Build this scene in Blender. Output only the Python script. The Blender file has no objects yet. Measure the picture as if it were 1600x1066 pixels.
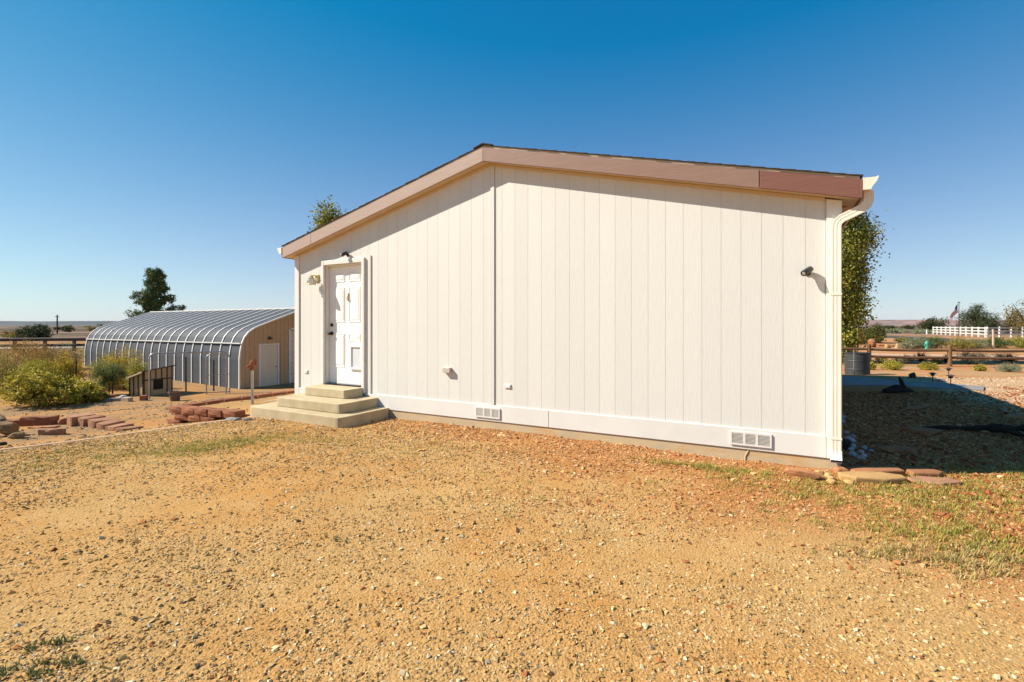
import bpy, bmesh, math, random
import numpy as np
from mathutils import Vector, Matrix

R = math.radians
random.seed(7)
rng = np.random.default_rng(11)
scene = bpy.context.scene
COL = scene.collection

# ------------------------------------------------------------------ camera, sky, sun, exposure
CAM_H = 1.45
cd = bpy.data.cameras.new('camera')
cam = bpy.data.objects.new('camera', cd)
COL.objects.link(cam)
cam.location = (0, 0, CAM_H)
cam.rotation_euler = (R(90), 0, 0)
cd.sensor_width = 36
cd.lens = 755 / 1600 * 36
cd.shift_y = -24 / 1600
cd.clip_start = 0.05
cd.clip_end = 40000
scene.camera = cam

SUN_EL = 40.0
world = bpy.data.worlds.new('World')
scene.world = world
world.use_nodes = True
wn = world.node_tree
wn.nodes.clear()
sky = wn.nodes.new('ShaderNodeTexSky')
sky.sky_type = 'NISHITA'
sky.sun_disc = False
sky.sun_elevation = R(SUN_EL)
sky.sun_rotation = R(270)
sky.altitude = 1700
sky.air_density = 1.4
sky.dust_density = 1.0
sky.ozone_density = 1.0
bg = wn.nodes.new('ShaderNodeBackground')
bg.inputs['Strength'].default_value = 0.055
wo = wn.nodes.new('ShaderNodeOutputWorld')
# the whole sky graded to a deep clear desert blue, with the pale air near the horizon all the way round
grade = wn.nodes.new('ShaderNodeVectorMath'); grade.operation = 'MULTIPLY_ADD'
grade.inputs[1].default_value = (.305, .75, .605); grade.inputs[2].default_value = (-.68, .38, 2.6)
wtc = wn.nodes.new('ShaderNodeTexCoord'); wsp = wn.nodes.new('ShaderNodeSeparateXYZ')
wn.links.new(wtc.outputs['Generated'], wsp.inputs[0])
inv = wn.nodes.new('ShaderNodeMapRange'); inv.inputs[3].default_value = 1.0; inv.inputs[4].default_value = 0.0
wn.links.new(wsp.outputs['Z'], inv.inputs[0])
pw4 = wn.nodes.new('ShaderNodeMath'); pw4.operation = 'POWER'; pw4.inputs[1].default_value = 4.0
wn.links.new(inv.outputs[0], pw4.inputs[0])
air = wn.nodes.new('ShaderNodeVectorMath'); air.operation = 'SCALE'; air.inputs[0].default_value = (5.48, 1.79, 2.48)
wn.links.new(pw4.outputs[0], air.inputs['Scale'])
addv = wn.nodes.new('ShaderNodeVectorMath'); addv.operation = 'ADD'
floor_ = wn.nodes.new('ShaderNodeVectorMath'); floor_.operation = 'MAXIMUM'
floor_.inputs[1].default_value = (.05, .05, .05)
wn.links.new(sky.outputs[0], grade.inputs[0]); wn.links.new(grade.outputs[0], addv.inputs[0]); wn.links.new(air.outputs[0], addv.inputs[1])
wn.links.new(addv.outputs[0], floor_.inputs[0])
wn.links.new(floor_.outputs[0], bg.inputs['Color'])
wn.links.new(bg.outputs[0], wo.inputs[0])

sd = bpy.data.lights.new('sun', 'SUN')
sd.energy = 4.9
sd.angle = R(0.5)
sd.color = (1.0, 0.93, 0.81)
sun = bpy.data.objects.new('sun', sd)
COL.objects.link(sun)
sun.location = (-20, 0, 20)
sun.rotation_euler = (0, R(-(90 - SUN_EL)), 0)      # light travels towards +X and down

scene.render.engine = 'CYCLES'
scene.view_settings.view_transform = 'Standard'
scene.view_settings.look = 'None'
scene.view_settings.gamma = 1
scene.view_settings.exposure = 0.88
scene.cycles.max_bounces = 6
scene.cycles.diffuse_bounces = 3
scene.cycles.use_denoising = True

# ------------------------------------------------------------------ helpers
def smooth(a, b, x):
    t = np.clip((np.asarray(x, float) - a) / (b - a), 0, 1)
    return t * t * (3 - 2 * t)

def vnoise(x, y, seed=0):
    """value noise, smooth, -1..1"""
    xi = np.floor(x).astype(np.int64); yi = np.floor(y).astype(np.int64)
    fx = x - xi; fy = y - yi
    fx = fx * fx * (3 - 2 * fx); fy = fy * fy * (3 - 2 * fy)
    def hsh(a, b):
        n = (a * 374761393 + b * 668265263 + seed * 974711) & 0x7fffffff
        n = ((n ^ (n >> 13)) * 1274126177) & 0x7fffffff
        return ((n ^ (n >> 16)) & 0xffff) / 32767.5 - 1
    a = hsh(xi, yi); b = hsh(xi + 1, yi); c = hsh(xi, yi + 1); d = hsh(xi + 1, yi + 1)
    return (a * (1 - fx) + b * fx) * (1 - fy) + (c * (1 - fx) + d * fx) * fy

BED = (-5.94, 8.5)
def terrain(x, y):
    x = np.asarray(x, float); y = np.asarray(y, float)
    d = -.774 * (x + 6.07) + .633 * (y - 5.73)
    z = -.29 * smooth(-.6, 2.0, d) - 1.11 * smooth(2.5, 14, d) + .8 * smooth(12, 45, d)
    e1 = .349 * (x - BED[0]) + .937 * (y - BED[1])
    e2 = .874 * (x - BED[0]) - .487 * (y - BED[1])
    bed = smooth(.05, .22, e1) * smooth(.05, .22, e2)
    bed = bed * (1 - smooth(20, 40, y))
    z = z * (1 - bed)
    z = z - .25 * smooth(12, 20, y) * (1 - smooth(30, 60, y)) * smooth(1, 6, x)
    # far ground: low badland swells on the left
    far = smooth(90, 220, y) * (1 - smooth(900, 2500, y)) * (1 - smooth(-90, -20, x))
    z = z + far * (1.2 * vnoise(x / 60, y / 45, 3) + .6 * vnoise(x / 21, y / 17, 4) + .2)
    return z

def ground_noise(x, y):
    n = .016 * vnoise(x * .9, y * .9, 1) + .009 * vnoise(x * 2.6, y * 2.6, 2) + .0045 * vnoise(x * 7, y * 7, 5)
    return n

def gz(x, y):
    return float(terrain(x, y) + ground_noise(x, y))

def link(o, parent=None):
    COL.objects.link(o)
    if parent is not None:
        o.parent = parent
    return o

def tag(o, label=None, cat=None, group=None, kind=None):
    if label: o['label'] = label
    if cat: o['category'] = cat
    if group: o['group'] = group
    if kind: o['kind'] = kind
    return o

def empty(name, loc, rz=0.0):
    o = bpy.data.objects.new(name, None)
    o.empty_display_size = .2
    o.location = loc
    o.rotation_euler = (0, 0, rz)
    return link(o)

class MB:
    def __init__(self):
        self.v = []; self.f = []; self.m = []
    def add(self, vs, fs, mi=0):
        b = len(self.v)
        self.v += [tuple(p) for p in vs]
        self.f += [tuple(i + b for i in f) for f in fs]
        self.m += [mi] * len(fs)
        return self
    def box(self, x0, x1, y0, y1, z0, z1, mi=0, M=None):
        vs = [Vector((x, y, z)) for z in (z0, z1) for y in (y0, y1) for x in (x0, x1)]
        if M is not None: vs = [M @ p for p in vs]
        return self.add(vs, [(0, 2, 3, 1), (4, 5, 7, 6), (0, 1, 5, 4), (2, 6, 7, 3), (0, 4, 6, 2), (1, 3, 7, 5)], mi)
    def prism(self, poly, y0, y1, mi=0, M=None):
        """poly in (x,z) counter-clockwise seen from -y, extruded along y"""
        n = len(poly)
        vs = [Vector((p[0], y0, p[1])) for p in poly] + [Vector((p[0], y1, p[1])) for p in poly]
        if M is not None: vs = [M @ p for p in vs]
        fs = [tuple(range(n)), tuple(range(2 * n - 1, n - 1, -1))]
        for i in range(n):
            j = (i + 1) % n
            fs.append((j, i, i + n, j + n))
        return self.add(vs, fs, mi)
    def tube(self, pts, r, n=8, mi=0, cap=True):
        pts = [Vector(p) for p in pts]
        rs = r if isinstance(r, (list, tuple)) else [r] * len(pts)
        rings = []
        up = Vector((0, 0, 1))
        for i, p in enumerate(pts):
            t = (pts[min(i + 1, len(pts) - 1)] - pts[max(i - 1, 0)])
            if t.length < 1e-9: t = Vector((0, 0, 1))
            t.normalize()
            a = t.cross(up)
            if a.length < .05: a = t.cross(Vector((1, 0, 0)))
            a.normalize(); b = a.cross(t)
            rings.append([p + (a * math.cos(2 * math.pi * k / n) + b * math.sin(2 * math.pi * k / n)) * rs[i] for k in range(n)])
        vs = [q for ring in rings for q in ring]
        fs = []
        for i in range(len(pts) - 1):
            for k in range(n):
                l = (k + 1) % n
                fs.append((i * n + k, i * n + l, (i + 1) * n + l, (i + 1) * n + k))
        if cap:
            fs.append(tuple(range(n - 1, -1, -1)))
            fs.append(tuple((len(pts) - 1) * n + k for k in range(n)))
        return self.add(vs, fs, mi)
    def lathe(self, prof, c=(0, 0, 0), n=16, mi=0):
        vs = []; fs = []
        for (r, z) in prof:
            for k in range(n):
                a = 2 * math.pi * k / n
                vs.append((c[0] + r * math.cos(a), c[1] + r * math.sin(a), c[2] + z))
        m = len(prof)
        for i in range(m - 1):
            for k in range(n):
                l = (k + 1) % n
                fs.append((i * n + k, i * n + l, (i + 1) * n + l, (i + 1) * n + k))
        fs.append(tuple(range(n - 1, -1, -1)))
        fs.append(tuple((m - 1) * n + k for k in range(n)))
        return self.add(vs, fs, mi)
    def mesh(self, name, mats):
        me = bpy.data.meshes.new(name)
        me.from_pydata(self.v, [], self.f)
        for m in (mats if isinstance(mats, (list, tuple)) else [mats]):
            me.materials.append(m)
        me.polygons.foreach_set('material_index', self.m)
        bm = bmesh.new(); bm.from_mesh(me)
        bmesh.ops.recalc_face_normals(bm, faces=bm.faces)
        bm.to_mesh(me); bm.free()
        me.update()
        return me
    def build(self, name, mats, parent=None, bevel=0, smooth_=False, seg=2):
        me = self.mesh(name, mats)
        if smooth_:
            me.polygons.foreach_set('use_smooth', [True] * len(me.polygons))
        o = bpy.data.objects.new(name, me)
        link(o, parent)
        if bevel:
            b = o.modifiers.new('bevel', 'BEVEL'); b.width = bevel; b.segments = seg; b.limit_method = 'ANGLE'; b.angle_limit = R(40)
        return o

def np_mesh(name, verts, faces_tri, mat, col=None):
    """bulk triangles from numpy arrays, optional per-vertex colour"""
    me = bpy.data.meshes.new(name)
    nv = len(verts); nf = len(faces_tri); k = faces_tri.shape[1]
    me.vertices.add(nv); me.loops.add(nf * k); me.polygons.add(nf)
    me.vertices.foreach_set('co', np.ascontiguousarray(verts, np.float32).ravel())
    me.loops.foreach_set('vertex_index', np.ascontiguousarray(faces_tri, np.int32).ravel())
    me.polygons.foreach_set('loop_start', np.arange(0, nf * k, k, dtype=np.int32))
    me.update(calc_edges=True)
    if col is not None:
        at = me.attributes.new('tint', 'FLOAT_COLOR', 'POINT')
        c = np.ones((nv, 4), np.float32); c[:, :3] = col
        at.data.foreach_set('color', c.ravel())
    me.materials.append(mat)
    me.polygons.foreach_set('use_smooth', [False] * nf)
    me.validate()
    return me

# ------------------------------------------------------------------ materials
MATS = {}
def new_mat(name):
    m = bpy.data.materials.new(name); m.use_nodes = True
    nt = m.node_tree; nt.nodes.clear()
    out = nt.nodes.new('ShaderNodeOutputMaterial')
    p = nt.nodes.new('ShaderNodeBsdfPrincipled')
    nt.links.new(p.outputs[0], out.inputs[0])
    MATS[name] = m
    return m, nt, p, out

def N(nt, t, **kw):
    n = nt.nodes.new(t)
    for k, v in kw.items():
        setattr(n, k, v)
    return n

def mixc(nt, fac, a, b, mode='MIX'):
    n = nt.nodes.new('ShaderNodeMix'); n.data_type = 'RGBA'; n.blend_type = mode
    if isinstance(fac, (int, float)): n.inputs['Factor'].default_value = fac
    else: nt.links.new(fac, n.inputs['Factor'])
    for s, v in ((6, a), (7, b)):
        if isinstance(v, (tuple, list)): n.inputs[s].default_value = (*v[:3], 1)
        else: nt.links.new(v, n.inputs[s])
    return n.outputs[2]

def noise(nt, scale, detail=4, rough=.55, vec=None, stretch=None):
    n = nt.nodes.new('ShaderNodeTexNoise')
    n.inputs['Scale'].default_value = scale; n.inputs['Detail'].default_value = detail; n.inputs['Roughness'].default_value = rough
    if vec is None:
        tc = nt.nodes.new('ShaderNodeTexCoord'); vec = tc.outputs['Object']
    if stretch:
        mp = nt.nodes.new('ShaderNodeMapping'); mp.inputs['Scale'].default_value = stretch
        nt.links.new(vec, mp.inputs['Vector']); vec = mp.outputs[0]
    nt.links.new(vec, n.inputs['Vector'])
    return n.outputs['Fac']

def ramp(nt, fac, lo, hi, a=(0, 0, 0), b=(1, 1, 1)):
    r = nt.nodes.new('ShaderNodeValToRGB')
    r.color_ramp.elements[0].position = lo; r.color_ramp.elements[0].color = (*a, 1)
    r.color_ramp.elements[1].position = hi; r.color_ramp.elements[1].color = (*b, 1)
    nt.links.new(fac, r.inputs[0])
    return r.outputs[0]

def bump(nt, p, h, strength=.3, dist=.01):
    b = nt.nodes.new('ShaderNodeBump'); b.inputs['Strength'].default_value = strength; b.inputs['Distance'].default_value = dist
    nt.links.new(h, b.inputs['Height']); nt.links.new(b.outputs[0], p.inputs['Normal'])

def simple(name, c, c2=None, rough=.7, metal=0, scale=6, stretch=None, bstr=.25, bdist=.006, rnd=0.0, bscale=None, lo=.3, hi=.7, detail=5):
    m, nt, p, out = new_mat(name)
    n1 = noise(nt, scale, detail, .6, stretch=stretch)
    c2 = c2 or tuple(x * .8 for x in c)
    colr = mixc(nt, ramp(nt, n1, lo, hi), c, c2)
    if rnd:
        oi = nt.nodes.new('ShaderNodeObjectInfo')
        mr = nt.nodes.new('ShaderNodeMapRange'); mr.inputs[3].default_value = 1 - rnd; mr.inputs[4].default_value = 1 + rnd
        nt.links.new(oi.outputs['Random'], mr.inputs[0])
        hv = nt.nodes.new('ShaderNodeHueSaturation')
        nt.links.new(mr.outputs[0], hv.inputs['Value']); nt.links.new(colr, hv.inputs['Color'])
        colr = hv.outputs[0]
    nt.links.new(colr, p.inputs['Base Color'])
    p.inputs['Roughness'].default_value = rough; p.inputs['Metallic'].default_value = metal
    if rough > .79: p.inputs['Specular IOR Level'].default_value = .1
    if bstr:
        bump(nt, p, noise(nt, bscale or scale * 5, 4, .65, stretch=stretch), bstr, bdist)
    return m

def leaf_mat(name, trans=.25):
    m, nt, p, out = new_mat(name)
    at = N(nt, 'ShaderNodeAttribute', attribute_name='tint')
    nt.links.new(at.outputs['Color'], p.inputs['Base Color'])
    p.inputs['Roughness'].default_value = .65
    p.inputs['Specular IOR Level'].default_value = .25
    tr = nt.nodes.new('ShaderNodeBsdfTranslucent')
    nt.links.new(at.outputs['Color'], tr.inputs[0])
    ms = nt.nodes.new('ShaderNodeMixShader'); ms.inputs[0].default_value = trans
    nt.links.new(p.outputs[0], ms.inputs[1]); nt.links.new(tr.outputs[0], ms.inputs[2])
    nt.links.new(ms.outputs[0], out.inputs[0])
    return m

def tint_mat(name, rough=.85):
    m, nt, p, out = new_mat(name)
    at = N(nt, 'ShaderNodeAttribute', attribute_name='tint')
    n1 = noise(nt, 90, 3, .6)
    nt.links.new(mixc(nt, n1, at.outputs['Color'], mixc(nt, 1.0, at.outputs['Color'], (.72, .7, .68), 'MULTIPLY')), p.inputs['Base Color'])
    p.inputs['Roughness'].default_value = rough
    p.inputs['Specular IOR Level'].default_value = .02
    return m

CREAM = (.635, .618, .572)
M_siding = simple('painted_siding', CREAM, (.605, .58, .528), .62, scale=2.5, bstr=.55, bdist=.0035, stretch=(34, 34, 2.2), bscale=2.2, rnd=.03)
M_trim = simple('painted_trim', (.70, .665, .615), (.66, .62, .56), .5, scale=4, bstr=.1, bdist=.002)
M_skirt = simple('skirt_paint', (.665, .645, .60), (.61, .58, .53), .55, scale=1.8, bstr=.15, bdist=.003, lo=.42, hi=.8)
M_door = simple('door_paint', (.84, .82, .78), (.81, .78, .74), .4, scale=3, bstr=0)
M_white = simple('white_metal', (.82, .81, .78), (.76, .74, .70), .42, scale=5, bstr=.04, bdist=.002)
M_gutter = simple('cream_gutter', (.80, .74, .62), (.74, .66, .5), .38, scale=3, bstr=0, stretch=(6, 6, 1))
M_fascia_pale = simple('pale_fascia', (.385, .285, .23), (.33, .235, .18), .7, scale=3, bstr=.35, bdist=.003, stretch=(1, 20, 20), bscale=8)
M_fascia_mid = simple('mid_fascia', (.255, .15, .11), (.21, .12, .085), .65, scale=3, bstr=.35, bdist=.003, stretch=(1, 20, 20), bscale=8)
M_fascia_red = simple('red_fascia', (.20, .082, .055), (.165, .066, .044), .55, scale=3, bstr=.55, bdist=.004, stretch=(1, 14, 14), bscale=5)
M_soffit = simple('soffit_board', (.62, .47, .30), (.55, .41, .26), .6, scale=4, bstr=.1)
M_drip = simple('drip_edge', (.50, .40, .27), (.42, .33, .22), .45, scale=6, bstr=0)
M_shingle = simple('asphalt_shingle', (.085, .068, .058), (.045, .037, .034), .95, scale=40, bstr=.6, bdist=.004)
M_conc = simple('step_concrete', (.50, .405, .26), (.36, .28, .165), .9, scale=3.2, bstr=.35, bdist=.004, bscale=60, lo=.35, hi=.75)
M_black = simple('black_plastic', (.02, .018, .016), (.03, .027, .024), .35, scale=8, bstr=0)
M_lens = simple('lens_glass', (.5, .5, .48), (.4, .4, .4), .1, metal=.6, scale=8, bstr=0)
M_bronze = simple('dark_bronze', (.05, .035, .025), (.03, .02, .015), .35, metal=.8, scale=20, bstr=0)
M_brass = simple('aged_brass', (.62, .48, .18), (.48, .34, .12), .35, metal=.7, scale=20, bstr=0)
M_glass = simple('flap_plastic', (.62, .63, .66), (.55, .56, .6), .15, scale=3, bstr=.1)
M_dark = simple('opening_shade', (.012, .011, .01), (.018, .016, .014), .9, scale=5, bstr=0)  # near-black colour standing in for shade inside openings
M_block = simple('red_block', (.30, .125, .068), (.21, .085, .048), .92, scale=9, bstr=.5, bdist=.008, rnd=.18)
M_slab = simple('paver_top', (.38, .205, .12), (.29, .145, .085), .92, scale=7, bstr=.35, bdist=.004, rnd=.15)
M_rock_red = simple('red_sandstone', (.38, .175, .08), (.27, .12, .058), .95, scale=5, bstr=.6, bdist=.012, rnd=.15)
M_rock_tan = simple('tan_sandstone', (.48, .29, .12), (.38, .22, .09), .95, scale=5, bstr=.6, bdist=.012, rnd=.1)
M_rock_white = simple('white_rock', (.50, .47, .45), (.36, .33, .31), .85, scale=9, bstr=.5, bdist=.008, rnd=.1)
M_rock_dark = simple('dark_rock', (.06, .045, .038), (.035, .028, .025), .9, scale=9, bstr=.6, bdist=.01)
M_wood_grey = simple('weathered_wood', (.34, .22, .11), (.15, .095, .05), .9, scale=3, bstr=.7, bdist=.01, stretch=(2, 24, 24))
M_wood_dark = simple('dark_driftwood', (.055, .04, .03), (.03, .022, .018), .95, scale=3, bstr=.7, bdist=.02, stretch=(2, 14, 14))
M_rail = simple('fence_rail_wood', (.17, .095, .055), (.10, .055, .033), .85, scale=3, bstr=.5, bdist=.006, stretch=(2, 18, 18))
M_post = simple('fence_post_wood', (.26, .15, .075), (.16, .09, .045), .85, scale=4, bstr=.5, bdist=.006, stretch=(14, 14, 2), rnd=.2)
M_plank = simple('pale_plank', (.52, .40, .30), (.42, .31, .22), .85, scale=4, bstr=.3, stretch=(2, 14, 14))
M_panel = simple('grey_metal_panel', (.070, .076, .090), (.054, .059, .070), .72, metal=.0, scale=2, bstr=.25, bdist=.01, stretch=(.6, .6, 16), bscale=1.2)
M_panel.node_tree.nodes['Principled BSDF'].inputs['Specular IOR Level'].default_value = .22
M_rib = simple('white_rib', (.80, .77, .72), (.72, .68, .62), .5, scale=4, bstr=0)
M_ply = simple('tan_plywood', (.52, .35, .20), (.44, .29, .16), .8, scale=2.5, bstr=.3, stretch=(10, 10, 1))
M_shed_door = simple('shed_door_paint', (.66, .56, .43), (.60, .50, .38), .6, scale=3, bstr=0)
M_galv = simple('galvanised_pipe', (.42, .41, .40), (.3, .29, .28), .45, metal=.7, scale=12, bstr=0)
M_rust = simple('rusty_iron', (.30, .11, .055), (.18, .07, .04), .8, scale=14, bstr=.4)
M_steel_dark = simple('dark_steel', (.05, .04, .035), (.08, .05, .04), .7, metal=.3, scale=12, bstr=0)
M_dog_ply = simple('doghouse_board', (.52, .38, .20), (.42, .30, .15), .85, scale=4, bstr=.3, stretch=(8, 8, 1))
M_batten = simple('dark_batten', (.06, .038, .025), (.09, .055, .035), .9, scale=8, bstr=.2)
M_pot = simple('brown_pot', (.14, .08, .06), (.10, .06, .045), .7, scale=8, bstr=.1)
M_hose = simple('pale_hose', (.62, .52, .35), (.55, .45, .3), .5, scale=8, bstr=0)
M_guard = simple('dark_guardrail', (.075, .055, .043), (.045, .035, .03), .75, scale=2, bstr=0)
M_asphalt = simple('asphalt', (.085, .08, .075), (.065, .062, .06), .95, scale=3, bstr=.2)
M_lightroad = simple('pale_road', (.36, .29, .23), (.31, .25, .2), .95, scale=1, bstr=.2)
M_drive = simple('gravel_drive', (.47, .31, .20), (.42, .27, .17), .95, scale=2, bstr=.3)
M_path = simple('path_concrete', (.27, .25, .23), (.21, .19, .175), .9, scale=3, bstr=.3, bscale=40)
M_tank = simple('tank_metal', (.045, .045, .043), (.03, .03, .03), .6, metal=.0, scale=4, bstr=.1)
M_bark = simple('bark', (.13, .095, .07), (.075, .055, .04), .95, scale=6, bstr=.6, stretch=(6, 6, 1))
M_pale_bark = simple('pale_bark', (.38, .33, .27), (.24, .2, .16), .9, scale=8, bstr=.4, stretch=(2, 2, 6))
M_leaf = leaf_mat('foliage', .28)
M_needle = leaf_mat('needles', .12)
M_pebble = tint_mat('pebbles')
M_flagred = simple('flag_red', (.45, .05, .05), (.4, .04, .04), .8, bstr=0)
M_flagwhite = simple('flag_white', (.75, .72, .7), (.7, .67, .65), .8, bstr=0)
M_flagblue = simple('flag_blue', (.03, .04, .14), (.025, .03, .12), .8, bstr=0)
M_green = simple('green_paint', (.05, .34, .22), (.04, .28, .18), .5, bstr=0)
M_orange = simple('copper_lamp', (.07, .045, .035), (.05, .03, .025), .7, metal=0, bstr=0)

def ground_material():
    m, nt, p, out = new_mat('desert_soil')
    geo = nt.nodes.new('ShaderNodeNewGeometry')
    pos = geo.outputs['Position']
    sep = nt.nodes.new('ShaderNodeSeparateXYZ'); nt.links.new(pos, sep.inputs[0])
    def mr(sock, a, b):
        n = nt.nodes.new('ShaderNodeMapRange'); n.interpolation_type = 'SMOOTHSTEP'
        n.inputs[1].default_value = a; n.inputs[2].default_value = b
        nt.links.new(sock, n.inputs[0]); return n.outputs[0]
    def mth(op, a, b):
        n = nt.nodes.new('ShaderNodeMath'); n.operation = op
        for i, v in enumerate((a, b)):
            if isinstance(v, (int, float)): n.inputs[i].default_value = v
            else: nt.links.new(v, n.inputs[i])
        return n.outputs[0]
    tan = (.455, .275, .108); orange = (.465, .232, .072); red = (.34, .128, .048)
    big = noise(nt, .55, 5, .6, vec=pos)
    mid = noise(nt, 3.2, 5, .65, vec=pos)
    fine = noise(nt, 55, 4, .75, vec=pos)
    col = mixc(nt, ramp(nt, big, .42, .62), tan, orange)
    col = mixc(nt, mth('MULTIPLY', ramp(nt, mid, .45, .7), .5), col, (.53, .35, .16))
    # redder crushed stone to the right and along the wall (house frame: wall direction)
    rx = mth('ADD', sep.outputs['X'], mth('MULTIPLY', mth('SUBTRACT', sep.outputs['Y'], 4.2), .75))
    rx = mth('ADD', rx, mth('MULTIPLY', mth('SUBTRACT', big, .5), 5.0))
    col = mixc(nt, mth('MULTIPLY', mr(rx, .0, 3.0), .7), col, red)
    # orange soil of the lower yard on the left, and of the far desert
    left = mth('SUBTRACT', mth('MULTIPLY', sep.outputs['Y'], .633), mth('MULTIPLY', sep.outputs['X'], .774))
    lf = mr(left, 8.6, 10.5)
    yard = mixc(nt, ramp(nt, noise(nt, .9, 5, .6, vec=pos), .40, .60), (.44, .225, .085), (.30, .20, .11))
    col = mixc(nt, mth('MULTIPLY', lf, mth('SUBTRACT', 1, mr(sep.outputs['X'], -3.5, -2.5))), col, yard)
    rsoil = mixc(nt, ramp(nt, noise(nt, .35, 5, .6, vec=pos), .4, .62), (.45, .20, .085), (.42, .27, .14))
    col = mixc(nt, mth('MULTIPLY', mr(sep.outputs['Y'], 12.5, 15), mr(sep.outputs['X'], 4, 6)), col, rsoil)
    # pale gravel yard beyond the corner on the right
    gyard = mth('MULTIPLY', mth('MULTIPLY', mr(sep.outputs['Y'], 6.6, 8.5), mth('SUBTRACT', 1, mr(sep.outputs['Y'], 13.0, 14.5))), mr(mth('SUBTRACT', sep.outputs['X'], mth('MULTIPLY', sep.outputs['Y'], .45)), 4.2, 5.2))
    col = mixc(nt, gyard, col, (.50, .33, .19))
    # far: dry pinkish desert with brush specks
    spk = noise(nt, .10, 8, .75, vec=pos)
    farc = mixc(nt, ramp(nt, noise(nt, .018, 6, .65, vec=pos), .43, .55), (.21, .125, .09), (.095, .08, .055))
    farc = mixc(nt, ramp(nt, spk, .47, .55), farc, (.075, .075, .045))
    farc = mixc(nt, ramp(nt, noise(nt, .035, 6, .7, vec=pos, stretch=(1, .5, 1)), .50, .60), farc, (.28, .185, .15))
    col = mixc(nt, mr(sep.outputs['Y'], 45, 95), col, farc)
    # fine grain
    fcol = mixc(nt, ramp(nt, fine, .25, .8), (.62, .6, .58), (1.28, 1.26, 1.24))
    col = mixc(nt, 1.0, col, fcol, 'MULTIPLY')
    nt.links.new(col, p.inputs['Base Color'])
    p.inputs['Roughness'].default_value = .95
    p.inputs['Specular IOR Level'].default_value = .02
    vor = nt.nodes.new('ShaderNodeTexVoronoi'); vor.inputs['Scale'].default_value = 70
    nt.links.new(pos, vor.inputs['Vector'])
    hgt = mth('ADD', mth('MULTIPLY', vor.outputs['Distance'], -.7), mth('MULTIPLY', fine, .9))
    hgt = mth('ADD', hgt, mth('MULTIPLY', noise(nt, 12, 4, .6, vec=pos), .7))
    bump(nt, p, hgt, .75, .009)
    return m
M_ground = ground_material()

# ------------------------------------------------------------------ ground sheet
def axis(dense_lo, dense_hi, step, far_lo, far_hi, g=1.13):
    mid = list(np.arange(dense_lo, dense_hi + 1e-6, step))
    up = []; s = step; x = dense_hi
    while x < far_hi:
        s *= g; x += s; up.append(x)
    dn = []; s = step; x = dense_lo
    while x > far_lo:
        s *= g; x -= s; dn.append(x)
    return np.array(dn[::-1] + mid + up)
gx = axis(-9.5, 9.5, .08, -9000, 9000, 1.085)
gy = axis(.6, 10.0, .075, -400, 14000, 1.07)
GX, GY = np.meshgrid(gx, gy)
near = 1 - smooth(14, 40, np.hypot(GX, GY))
GZ = terrain(GX, GY) + ground_noise(GX, GY) * near
vv = np.stack([GX.ravel(), GY.ravel(), GZ.ravel()], 1)
nx, ny = len(gx), len(gy)
ii = (np.arange(ny - 1)[:, None] * nx + np.arange(nx - 1)[None, :]).ravel()
ff = np.stack([ii, ii + 1, ii + 1 + nx, ii + nx], 1)
me = np_mesh('ground', vv, ff, M_ground)
me.polygons.foreach_set('use_smooth', [True] * len(me.polygons))
tag(link(bpy.data.objects.new('ground', me)), kind='structure')

# ------------------------------------------------------------------ the house (local frame: x along the gable wall, y into the house, z up)
HOUSE = (-3.917, 8.776, 0.0)
HROT = math.atan2(-.48, .8773)
W = 8.2; L = 10.2
EAVE = 2.67; SLOPE = (3.72 - 2.67) / 4.25
RAKE = .15; OVER = .15
HM = Matrix.Translation(HOUSE) @ Matrix.Rotation(HROT, 4, 'Z')
def hw(x, y, z=0):
    return HM @ Vector((x, y, z))
house = empty('house', HOUSE, HROT)
tag(house, 'cream gable-ended house with brown fascia and vertical grooved siding', 'house')

def soffit_z(x):            # underside of the roof overhang at wall coordinate x
    return EAVE + SLOPE * (W / 2 + OVER - abs(x - W / 2))

SK0, SK1 = .112, .337       # skirt board bottom and top
DX0, DX1, DZ0, DZ1 = .69, 1.715, .44, 2.575   # outer edges of the door trim
# wall core
b = MB()
def pent(x0, x1, zb):
    return [(x0, zb), (x1, zb), (x1, soffit_z(x1) - .0), (W / 2, soffit_z(W / 2)), (x0, soffit_z(x0))]
jx0, jx1, jz1 = .742, 1.66, 2.505
zc = .125
# core is built round the door recess
b.prism([(.012, zc), (jx0, zc), (jx0, soffit_z(jx0)), (.012, soffit_z(.012))], .003, .14)
b.prism([(jx1, zc), (W - .012, zc), (W - .012, soffit_z(W - .012)), (W / 2, soffit_z(W / 2)), (jx1, soffit_z(jx1))], .003, .14)
b.prism([(jx0, jz1), (jx1, jz1), (jx1, soffit_z(jx1)), (jx0, soffit_z(jx0))], .003, .14)
b.prism([(jx0, zc), (jx1, zc), (jx1, .43), (jx0, .43)], .003, .14)
b.prism(pent(.012, W - .012, zc), .14, L - .012)
b.build('wall', M_siding, house)
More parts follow.
